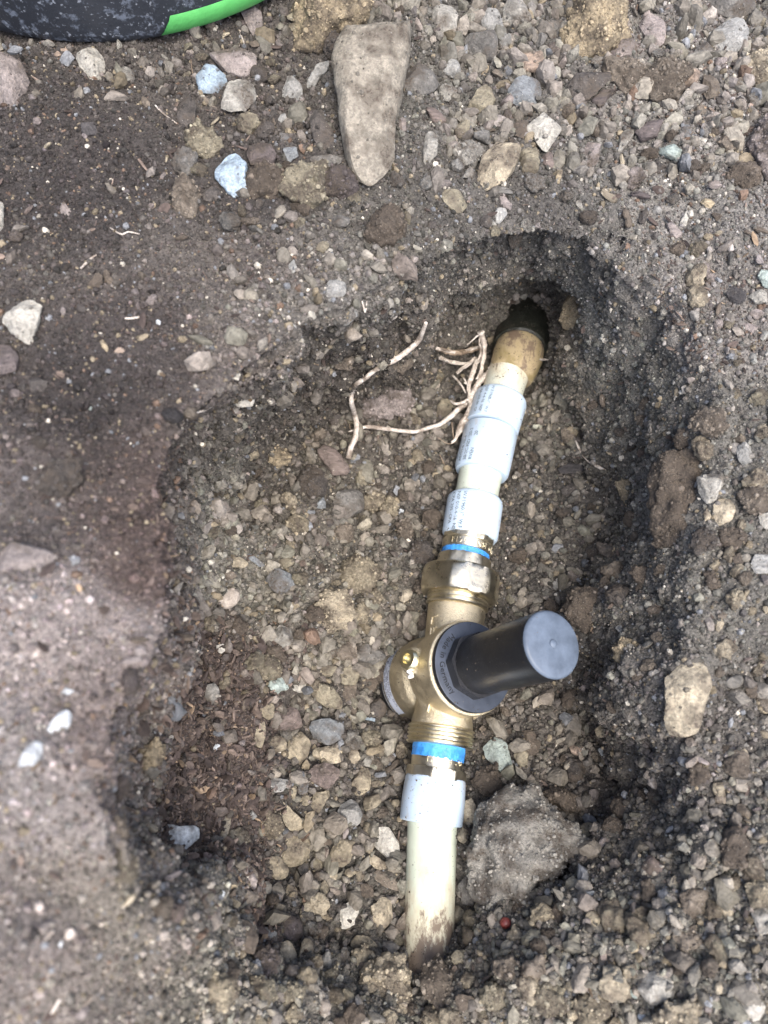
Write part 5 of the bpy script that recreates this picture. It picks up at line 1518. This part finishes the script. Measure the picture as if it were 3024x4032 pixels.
nut, np_, nd, nL = seg("union_nut", (1805, 2357), (1822, 2246), [(0, .0215), (.01, .0238), (.06, .0250), (.2, .0263), (.80, .0263), (.93, .0252), (.98, .0238), (1, .019)], M_NUT, segs=132, sides=6, apothem=.0243, phase=math.radians(12))
tag(nut, "big six-sided brass union nut")
tail, *_ = seg("tailpiece", (1821, 2252), (1830, 2192), [(0, .0170), (.05, .0184), (.75, .0184), (.86, .0176), (.9, .0160), (1, .0158)], M_ADAPT, segs=96, sides=10, apothem=.0176)
tape2, *_ = seg("sealing_tape", (1829, 2200), (1836, 2166), [(0, .0150), (.05, .0160), (.5, .0159), (.95, .0160), (1, .0150)], M_BLUE, wob=.00015, segs=128)
tag(tape2, "narrow blue tape band, above the union nut")
ad2, a2p, a2d, a2L = seg("brass_adapter", (1834, 2178), (1849, 2098), [(0, .0160), (.03, .0166), (.42, .0168), (.46, .0163), (1, .0163)], M_ADAPT, segs=96)
hx2, *_ = seg("hex_collar", (1841, 2138), (1850, 2094), [(0, .0168), (.04, .0172), (.96, .0172), (1, .0168)], M_ADAPT, segs=96, sides=10, apothem=.0166)
put_text("rolled_lettering", "F1960  NSF 61-G", .0058, cyl_map(a2p, a2d, .0167, math.radians(48), a2L * .12, 'round'), M_ADAPT, ad2, .00035)
r3, r3p, r3d, r3L = seg("expansion_ring", (1848, 2122), (1873, 1960), [(0, .0160), (.01, .0176), (.07, .0187), (.4, .0190), (.86, .0190), (.93, .0186), (.985, .0172), (1, .0158)], M_RING)
tag(r3, "printed milky ring just above the brass fitting")
bent_pipe("plastic_pipe", [P(1868, 1990, H), P(1880, 1930, H), P(1893, 1865, H), P(1905, 1820, H)], [.0155, .0146, .0150, .0158], M_PIPE)
r2, r2p, r2d, r2L = seg("expansion_ring", (1893, 1868), (1934, 1695), [(0, .0155), (.01, .0176), (.08, .0188), (.2, .0190), (.97, .0189), (.99, .0184), (1, .0160)], M_RING)
tag(r2, "printed milky ring, middle of the three upper ones")
core, *_ = seg("coupling_core", (1930, 1720), (1942, 1670), [(0, .015), (1, .015)], M_BLACK)
r1, r1p, r1d, r1L = seg("expansion_ring", (1936, 1689), (1976, 1562), [(0, .0160), (.015, .0183), (.03, .0189), (.85, .0190), (.93, .0184), (.98, .0172), (1, .0155)], M_RING)
tag(r1, "printed milky ring nearest the dark tunnel")
top = bent_pipe("plastic_pipe", [P(1968, 1590, H), P(1986, 1520, H + .001), P(2010, 1450, H + .003), P(2040, 1360, H + .006)], [.0152, .0146, .0152, .0165], PIPE_TOP)
tag(top, "stained upper pipe end going into the tunnel")
slv = bent_pipe("torn_sleeve", [P(2012, 1478, H + .000), P(2026, 1440, H + .001), P(2038, 1405, H + .003), P(2046, 1375, H + .005)], [.0158, .0176, .0184, .0180], M_OCHRE)
tag(slv, "mud-coloured flared sleeve over the upper pipe end")
bent_pipe("tunnel_sleeve", [P(2043, 1390, H + .006), P(2056, 1335, H + .016), P(2070, 1265, H + .03)], [.0205, .0215, .021], M_SLEEVE)

def prints(p0, d, L_, par, lines, sz, mode='down', start=.90):
    for i, s in enumerate(lines):
        a_ = math.radians(33 + i * 14)
        if mode == 'down':
            f = cyl_map(p0, d, .01903, a_, L_ * start, 'down')
        else:
            f = cyl_map(p0, d, .01903, a_, L_ * (1 - start), 'up')
        put_text("print", s, sz, f, M_INK, par, .00003)
prints(r3p, r3d, r3L, r3, ['W.F1960-1"  W.F', 'NSF 010-4-16  NSF', 'CPA 205  CPA'], .0037)
prints(r2p, r2d, r2L, r2, ['RVEN         20', '20-2C-ND  20-2', 'ASTM 0 10-4'], .0037, 'up', .95)
prints(r1p, r1d, r1L, r1, ['W.F1960-1"  W.F', 'NSF 4-4-16  NSF', 'CPA-205-09  CP'], .0031)

# grey sticker with rows of small print round the brass bowl
lp = VC - ax * .004
ld, le1, le2 = frame(-ax, Vector((-1, 0, 0)))
def bowl(s, a_, r_=.02735): return lp + ld * s + (le1 * math.cos(a_) + le2 * math.sin(a_)) * r_
sgn = 1 if le2.y > 0 else -1
V, F = [], []
for j, s in enumerate((.0215, .0295)):
    for k in range(41):
        V.append(bowl(s, sgn * math.radians(62 - k * 2.9)))
for k in range(40): F.append((k, k + 1, 41 + k + 1, 41 + k))
stk = mesh_obj("sticker", V, F, M_LABEL, line_)
tag(stk, "grey sticker with small print on the brass bowl")
for i, s in enumerate(["MAX. TEMP. 160 F   Range 25-75 psi  25-75", "Pressure   Range   max. 400 psi 25 bar", "Temp.  max.  Outlet  PN 25  FG 30 psi"]):
    def mp_(v, w, i=i): return bowl(.0220 + i * .0026 + .0018 - v.y, sgn * (math.radians(56) - v.x / .0274), .02742 + v.z)
    put_text("small_print", s, .0026, mp_, M_LETTER, stk, .00002, 1.0)

plug = lathe("brass_plug", [(0, .0054), (.0010, .0060), (.0020, .0054), (.0028, .0060), (.0036, .0054), (.0044, .0059), (.0050, .0054), (.0050, .0032), (.002, .0028)], pp + plug_d * .0002, plug_d, M_YEL, line_, segs=40)
tag(plug, "small yellow brass threaded plug in the side boss")
pt = [pp + plug_d * .001 + (Vector((math.cos(t), math.sin(t), 0)) * .0056) for t in (-1.9, -1.2, -.5, .2, .9, 1.6)]
tube("white_thread_tape", pt + [], [.0010, .0006, .0007, .0007, .0006, .0004], M_PUTTY, line_, 8, .35, 4)
pt = [pp + plug_d * .0015 + Vector(v) for v in ((.001, -.0055, 0), (-.0015, -.007, .0005), (.0008, -.0085, .001), (-.001, -.0102, .0008), (.0018, -.0098, .0008))]
tube("white_thread_tape", pt, [.0010, .0012, .0010, .0011, .0006], M_PUTTY, line_, 8, .45, 5)
# cast marks on the neck
def neck(s, a_, h_=.0182): 
    d, e1, e2 = frame(pb2 - pb1, Vector((0, -ST, CT))); e2 = -e2
    return pb1 + d * s + (e1 * math.cos(a_) + e2 * math.sin(a_)) * h_, d, e1 * math.cos(a_) + e2 * math.sin(a_), e1 * -math.sin(a_) + e2 * math.cos(a_)
def rib(s0, a0, s1, a1, w=.0007):
    p0 = neck(Lb * s0, math.radians(a0), .0183)[0]; p1 = neck(Lb * s1, math.radians(a1), .0183)[0]
    tube("cast_mark", [p0, (p0 + p1) / 2, p1], [w, w, w], M_CAST, line_, 8)
rib(.80, 60, .86, 60); rib(.86, 60, .87, 44)
rib(.71, 58, .77, 58); rib(.71, 50, .77, 50); rib(.77, 62, .77, 44)
rib(.10, 38, .20, 36, .0009)

# specks of soil that fell on the water line
bpy.context.view_layer.update()
SPp, SPn = [], []
_dgr = bpy.context.evaluated_depsgraph_get()
for o in [x for x in bpy.data.objects if x.parent == line_ and x.type == 'MESH']:
    ev = o.evaluated_get(_dgr); mm = ev.to_mesh(); mm.calc_loop_triangles()
    nvv = len(mm.vertices); co = np.empty(nvv * 3, np.float32); mm.vertices.foreach_get("co", co); co = co.reshape(-1, 3)
    tr_ = np.empty(len(mm.loop_triangles) * 3, np.int32); mm.loop_triangles.foreach_get("vertices", tr_); tr_ = tr_.reshape(-1, 3)
    ev.to_mesh_clear()
    T3 = co[tr_]; nn = np.cross(T3[:, 1] - T3[:, 0], T3[:, 2] - T3[:, 0]); ar = .5 * np.linalg.norm(nn, axis=1); up = nn[:, 2] / (2 * ar + 1e-12)
    cz_ = T3[:, :, 1].mean(1)
    w_ = ar * (up > .35) * (1 + 14 * np.clip((-.075 - cz_) / .02, 0, 1) + 5 * np.clip((cz_ - .262) / .015, 0, 1))
    if w_.sum() <= 0: continue
    k = int(w_.sum() * 42000)
    if k < 1: continue
    pk = rng.choice(len(w_), k, p=w_ / w_.sum()); a_, b_ = rng.random(k), rng.random(k); m_ = a_ + b_ > 1; a_[m_] = 1 - a_[m_]; b_[m_] = 1 - b_[m_]
    t = T3[pk]; SPp.append(t[:, 0] + (t[:, 1] - t[:, 0]) * a_[:, None] + (t[:, 2] - t[:, 0]) * b_[:, None])
SPp = np.concatenate(SPp)
_k = fbm(SPp, 60, 2, 7) > -.15
SPp = SPp[_k]; n = len(SPp)
s = .00022 * (1 - rng.random(n) * .93) ** -.5
scatter_obj("soil_specks", SPp, s[:, None] / 2 * rng.uniform(.8, 1.3, (n, 3)) * 1.2, rng.uniform(0, 6.28, (n, 3)), rng.integers(0, 6, n), np.array([.075, .06, .046])[None] * np.exp(.45 * rng.standard_normal(n))[:, None], T_CRUMB)

# ================================================================== ROOTS
def mat_root(name, c1, c2):
    m, nt, bs = new_mat(name)
    co = objcoord(nt)
    n = noise_node(nt, co, 190, 5, .75); n2 = noise_node(nt, co, 70, 3, .6)
    c = mixc(nt, ramp(nt, n.outputs[0], [(.30, 0), (.62, 1)]).outputs[0], c1, c2)
    c = mixc(nt, ramp(nt, n2.outputs[0], [(.50, 0), (.62, .8)]).outputs[0], c, (.13, .095, .065))
    nt.links.new(c, bs.inputs["Base Color"]); bs.inputs["Roughness"].default_value = .7
    bump(nt, bs, n.outputs[0], .0015, 1.0)
    return m
M_ROOT = mat_root("pale_root_bark", (.24, .18, .13), (.74, .68, .60))
M_ROOT2 = mat_root("brown_root_bark", (.09, .06, .04), (.36, .28, .20))
def root_pts(crop, pts, lift):
    ox, oy, s = CROPS[crop]
    res = []
    for i, (x, y) in enumerate(pts):
        px, py = ox + s * x, oy + s * y
        loc, n_ = cast(px, py)
        res.append((px, py, (loc - CAM).length))
    out = []
    for i, (px, py, dp) in enumerate(res):
        w = [res[j][2] for j in range(max(0, i - 1), min(len(res), i + 2))]
        dd = min(dp, sorted(w)[len(w) // 2])
        lf = lift[i] if isinstance(lift, (list, tuple)) else lift
        out.append(CAM + ray(px, py).normalized() * (dd - lf))
    return out
def root(name, crop, pts, rad, lift, mat, label=None, parent=None, seed=0, rough=.09, segs=9):
    p = root_pts(crop, pts, lift)
    if not isinstance(rad, (list, tuple)): rad = [rad] * len(p)
    o = tube(name, p, rad, mat, parent, segs, rough, seed)
    if label: tag(o, label, "root")
    return o
long_root = root("root", "C3", [(792, 200), (765, 270), (740, 320), (690, 370), (600, 435), (520, 475), (450, 515), (400, 560), (340, 600), (308, 650), (305, 720), (325, 800), (338, 860), (330, 950), (300, 1020), (285, 1085)],
     [.0010, .0016, .0018, .0017, .0019, .0018, .0015, .0015, .0014, .0015, .0017, .0018, .0019, .0019, .0019, .0018], .0095, M_ROOT, "long pale root curving down to a cut end, left of the couplings", seed=1)
_lr = [(765, 270), (740, 320), (690, 370), (600, 435), (520, 475), (450, 515), (400, 560), (340, 600), (308, 650), (305, 720), (325, 800), (338, 860), (330, 950)]
_rr = random.Random(5)
for k in range(16):
    x, y = _lr[_rr.randrange(len(_lr))]
    a_ = _rr.uniform(0, 6.28); L1 = _rr.uniform(14, 42)
    root("rootlet", "C3", [(x, y), (x + math.cos(a_) * L1 * .5, y + math.sin(a_) * L1 * .5), (x + math.cos(a_ + .6) * L1, y + math.sin(a_ + .6) * L1)], [.0004, .0003, .00015], [.009, .008, .005], M_ROOT, parent=long_root, seed=60 + k, segs=5)
root("rootlet", "C3", [(300, 790), (290, 840), (298, 900)], .0004, .0015, M_ROOT2, parent=long_root, seed=12)
root("root", "C3", [(285, 912), (350, 895), (400, 880), (470, 885), (560, 898), (640, 908), (720, 912), (800, 890), (880, 865), (950, 815), (1010, 760), (1065, 728)],
     [.0005, .0009, .0013, .0016, .0014, .0014, .0013, .0014, .0016, .0020, .0020, .0018], [.005, .005, .006, .007, .007, .008, .008, .008, .009, .010, .013, .016], M_ROOT, "pale root running level from the root tangle to the long root", seed=2)
tang = bpy.data.objects.new("root_tangle", None); tang.empty_display_size = .01
tang.location = (0, 0, 0); tag(tang, "brown and white tangle of frayed roots left of the printed rings", "root"); col.objects.link(tang)
LFT = .012
TW = [([(1150, 262), (1168, 330), (1170, 400), (1160, 460), (1150, 520), (1125, 570)], [.0030, .0028, .0026, .0022, .0016, .0010], .010),
      ([(1125, 440), (1108, 500), (1085, 560), (1072, 620), (1080, 680), (1085, 730)], [.0016, .0020, .0022, .0020, .0026, .0024], .012),
      ([(1345, 470), (1280, 480), (1225, 505), (1180, 545), (1140, 590), (1105, 640), (1085, 690), (1075, 730)], [.0010, .0016, .0022, .0026, .0028, .0026, .0026, .0024], [.004, .006, .016, .018, .016, .014, .012, .012]),
      ([(885, 428), (930, 450), (980, 462), (1040, 468), (1095, 460), (1150, 440)], [.0019, .0018, .0013, .0013, .0012, .0010], .006),
      ([(865, 370), (930, 388), (1000, 398), (1060, 385), (1140, 362)], [.0016, .0024, .0028, .0026, .0024], .006),
      ([(1090, 730), (1075, 790), (1045, 850), (1010, 905), (985, 960), (960, 985)], [.0028, .0034, .0036, .0026, .0012, .0004], .012),
      ([(1085, 735), (1060, 800), (1020, 850), (990, 920)], [.0018, .0022, .0018, .0008], .012),
      ([(965, 545), (1000, 580), (1030, 620), (1050, 660)], [.0009, .0010, .0009, .0007], .010),
      ([(950, 710), (985, 730), (1030, 722), (1065, 705), (1095, 745)], [.0007, .0012, .0014, .0012, .0007], .012),
      ([(995, 530), (1020, 505), (1060, 480), (1120, 430)], [.0013, .0015, .0012, .0010], .010),
      ([(1060, 345), (1090, 320), (1130, 285), (1150, 290)], [.0006, .0007, .0008, .0006], .010),
      ([(1590, 442), (1500, 440), (1420, 448), (1340, 460), (1270, 472), (1200, 500)], [.0008, .0011, .0013, .0014, .0015, .0016], [.002, .030, .034, .033, .028, .020]),
      ([(1145, 270), (1140, 330), (1150, 380), (1135, 440), (1105, 470)], [.0006, .0008, .0009, .0009, .0008], .011),
      ([(960, 850), (965, 890), (972, 960)], [.0009, .0007, .0005], .010),
      ([(1035, 560), (1060, 600), (1040, 590)], [.0007, .0008, .0004], .011),
      ([(870, 950), (920, 985), (960, 990), (1000, 970)], [.0003, .0004, .0004, .0003], .008)]
for i, (pts, rads, lf) in enumerate(TW):
    lf = [l + .006 for l in lf] if isinstance(lf, list) else lf + .007
    root("root_strand", "C3", pts, [r * .78 for r in rads], lf, M_ROOT if i in (2, 3, 7, 8, 10, 11) else M_ROOT2 if i in (4, 13, 15) else M_ROOT, parent=tang, seed=20 + i, rough=.28)
    if rads[0] > .0012:           # frayed side fibres
        rr = random.Random(i)
        for k in range(5):
            j = rr.uniform(-9, 9); q_ = rr.uniform(-9, 9)
            root("root_fibre", "C3", [(x + j + rr.uniform(-4, 4), y + q_ + rr.uniform(-4, 4)) for x, y in pts], .00045, (lf if not isinstance(lf, list) else [l + .002 for l in lf]) if isinstance(lf, list) else lf + .0015, M_ROOT, parent=tang, seed=200 + i * 7 + k, rough=.3, segs=5)
for crop, pts, r_, lab, m_ in [
    ("D5", [(264, 250), (268, 300), (285, 380), (315, 460), (350, 530), (400, 580)], [.0003, .0006, .0006, .0008, .0004, .0004], "thin white rootlet curving down the wall right of the couplings", M_ROOT),
    ("D5", [(430, 598), (455, 605), (480, 618), (515, 632)], [.0004, .0012, .0011, .0003], "short bright white root tip on the floor right of the couplings", M_ROOT),
    ("D1", [(990, 935), (1020, 900), (1045, 880), (1075, 862), (1110, 852), (1150, 830)], [.0002, .0004, .0005, .0006, .0006, .0006], "thin cream rootlet hanging over the hole's left rim", M_ROOT),
    ("C4", [(845, 573), (880, 610), (925, 645), (962, 672)], [.0004, .0005, .0004, .0003], "fine straw-coloured rootlet on the dark soil below the black tub", M_ROOT),
    ("C4", [(1245, 92), (1290, 130), (1312, 190), (1335, 255)], [.0004, .0004, .0005, .0003], "thin curled straw between the tub and the triangular stone", M_ROOT),
    ("C4", [(600, 1240), (660, 1275), (700, 1262), (760, 1275)], [.0003, .0005, .0004, .0003], "fine wavy rootlet on the slope below the pale blue stone", M_ROOT),
    ("C4", [(1040, 330), (1050, 400), (1085, 460)], [.0003, .0004, .0003], "dark thread-like rootlet beside the bluish white stone", M_ROOT2),
    ("C4", [(1130, 540), (1150, 575), (1178, 585)], [.0004, .0005, .0003], "tiny curled cream root under the bluish white stone", M_ROOT),
    ("C3", [(375, 60), (385, 100), (395, 130), (405, 60)], [.0004, .0004, .0004, .0003], "small looped rootlet hanging from the far rim of the hole", M_ROOT),
    ("C3", [(880, 1060), (905, 1110), (930, 1165), (945, 1170)], [.0003, .0004, .0003, .0002], "dark hair roots left of the second printed ring", M_ROOT2),
    ("D2", [(1015, 1005), (1022, 1060), (1008, 1110), (1000, 1140)], [.0006, .0007, .0006, .0005], "dark little twig by the foot of the left wall", M_ROOT2),
    ("D2", [(1283, 1050), (1295, 1110), (1300, 1170)], [.0004, .0005, .0004], "thin upright grey stalk in the bark mulch", M_ROOT2),
    ("D3", [(600, 860), (612, 900), (618, 960)], [.0005, .0006, .0005], "grey stalk standing in the mulch beside the loose stones", M_ROOT2),
    ("D3", [(620, 545), (670, 545), (715, 552)], [.0006, .0006, .0005], "dark level twig poking towards the tan stones", M_ROOT2),
    ("D1", [(440, 78), (470, 50), (500, 20), (525, 5)], [.0005, .0006, .0005, .0004], "blurred straw lying on the left bank", M_ROOT),
    ("D1", [(680, 352), (720, 350), (780, 340)], [.0006, .0006, .0004], "short straw beside a white speck on the left bank", M_ROOT),
    ("D7", [(350, 770), (320, 800), (285, 838)], [.0006, .0006, .0005], "pale blurred straw in the bottom left corner", M_ROOT),
    ("D7", [(600, 1200), (565, 1245), (520, 1290)], [.0005, .0006, .0004], "slanting blurred straw by the bottom edge", M_ROOT),
    ("D7", [(395, 1215), (365, 1265), (330, 1320)], [.0005, .0005, .0004], "faint blurred straw left of the slanting one at the bottom", M_ROOT)]:
    root("root", crop, pts, r_, .0012, m_, lab, seed=len(lab), rough=.15, segs=7)

# red seed, yellow flecks
def bead(name, crop, x, y, r, colr, label, cat):
    ox, oy, s = CROPS[crop]
    loc, n_ = cast(ox + s * x, oy + s * y)
    v, f = ico(3)
    p = v * np.array([1, .92, .9]) * r
    p = p + (v * (fbm(v, 2.2, 2, int(x)) * .06 * r)[:, None])
    me_ = fast_mesh(name, p, f); me_.shade_smooth()
    me_.materials.append(mat_plain(name + "_skin", colr, .45, var=.3, vscale=500))
    o = bpy.data.objects.new(name, me_); o.location = loc + Vector((0, 0, 1)) * r * .6; col.objects.link(o)
    tag(o, label, cat)
bead("berry", "D6", 361, 1042, .0031, (.20, .045, .035), "dried red berry on the soil below the great clod", "berry")

# ================================================================== THE TUB
def mat_tub():
    m, nt, bs = new_mat("dusty_black_plastic")
    co = objcoord(nt)
    n = noise_node(nt, co, 130, 4, .75); n2 = noise_node(nt, co, 330, 3, .6); n4 = noise_node(nt, co, 14, 3, .5)
    c = mixc(nt, ramp(nt, n4.outputs[0], [(.35, 0), (.7, .5)]).outputs[0], (.028, .032, .040), (.06, .066, .078))
    c = mixc(nt, ramp(nt, n.outputs[0], [(.53, 0), (.64, .7)]).outputs[0], c, (.22, .25, .30))
    c = mixc(nt, ramp(nt, n2.outputs[0], [(.61, 0), (.68, .8)]).outputs[0], c, (.38, .41, .45))
    nt.links.new(c, bs.inputs["Base Color"]); bs.inputs["Roughness"].default_value = .5
    bump(nt, bs, n.outputs[0], .001, .5)
    return m
M_TUB = mat_tub()
M_GREEN = mat_plain("green_band_plastic", (.10, .42, .11), .45, bsc=300, bd=.0003, var=.15, vscale=100)
tl_ = cast(360, 172)[0]
TCX, TCY, TR = tl_.x, tl_.y + .1605, .162
tz = tl_.z - .001
tub = bpy.data.objects.new("plastic_tub", None); tub.location = (TCX, TCY, tz); tub.empty_display_size = .05
tag(tub, "dusty black round tub with a green band, at the top left corner", "tub"); col.objects.link(tub)
tb = lathe("tub_wall", [(0, .150), (.0, .158), (.003, .1615), (.008, .1628), (.05, .168), (.12, .177), (.22, .190), (.222, .196), (.228, .196), (.229, .187), (.12, .173), (.01, .158), (.006, .150)], (0, 0, 0), (0, 0, 1), M_TUB, tub, segs=160, caps=False, ref=Vector((1, 0, 0)))
bt = lathe("tub_base", [(.001, .155), (.005, .155)], (0, 0, 0), (0, 0, 1), M_TUB, tub, segs=96, ref=Vector((1, 0, 0)))
V, F = [], []
KA = 60
a_start, a_end = math.radians(284), math.radians(350)
for j, hh in enumerate((.0025, .006, .0125, .0150)):
    for k in range(KA + 1):
        # the band's left end is cut on the slant
        a_ = a_start + (a_end - a_start) * k / KA + max(0, 1 - k / 5) * hh * 4.0
        rr = np.interp(hh, [0, .003, .008, .05], [.158, .1615, .1628, .168]) + (.0014 if 0 < j < 3 else .0002)
        V.append((rr * math.cos(a_), rr * math.sin(a_), hh))
for j in range(3):
    for k in range(KA):
        F.append((j * (KA + 1) + k, j * (KA + 1) + k + 1, (j + 1) * (KA + 1) + k + 1, (j + 1) * (KA + 1) + k))
gb = mesh_obj("green_band", V, F, M_GREEN, tub)
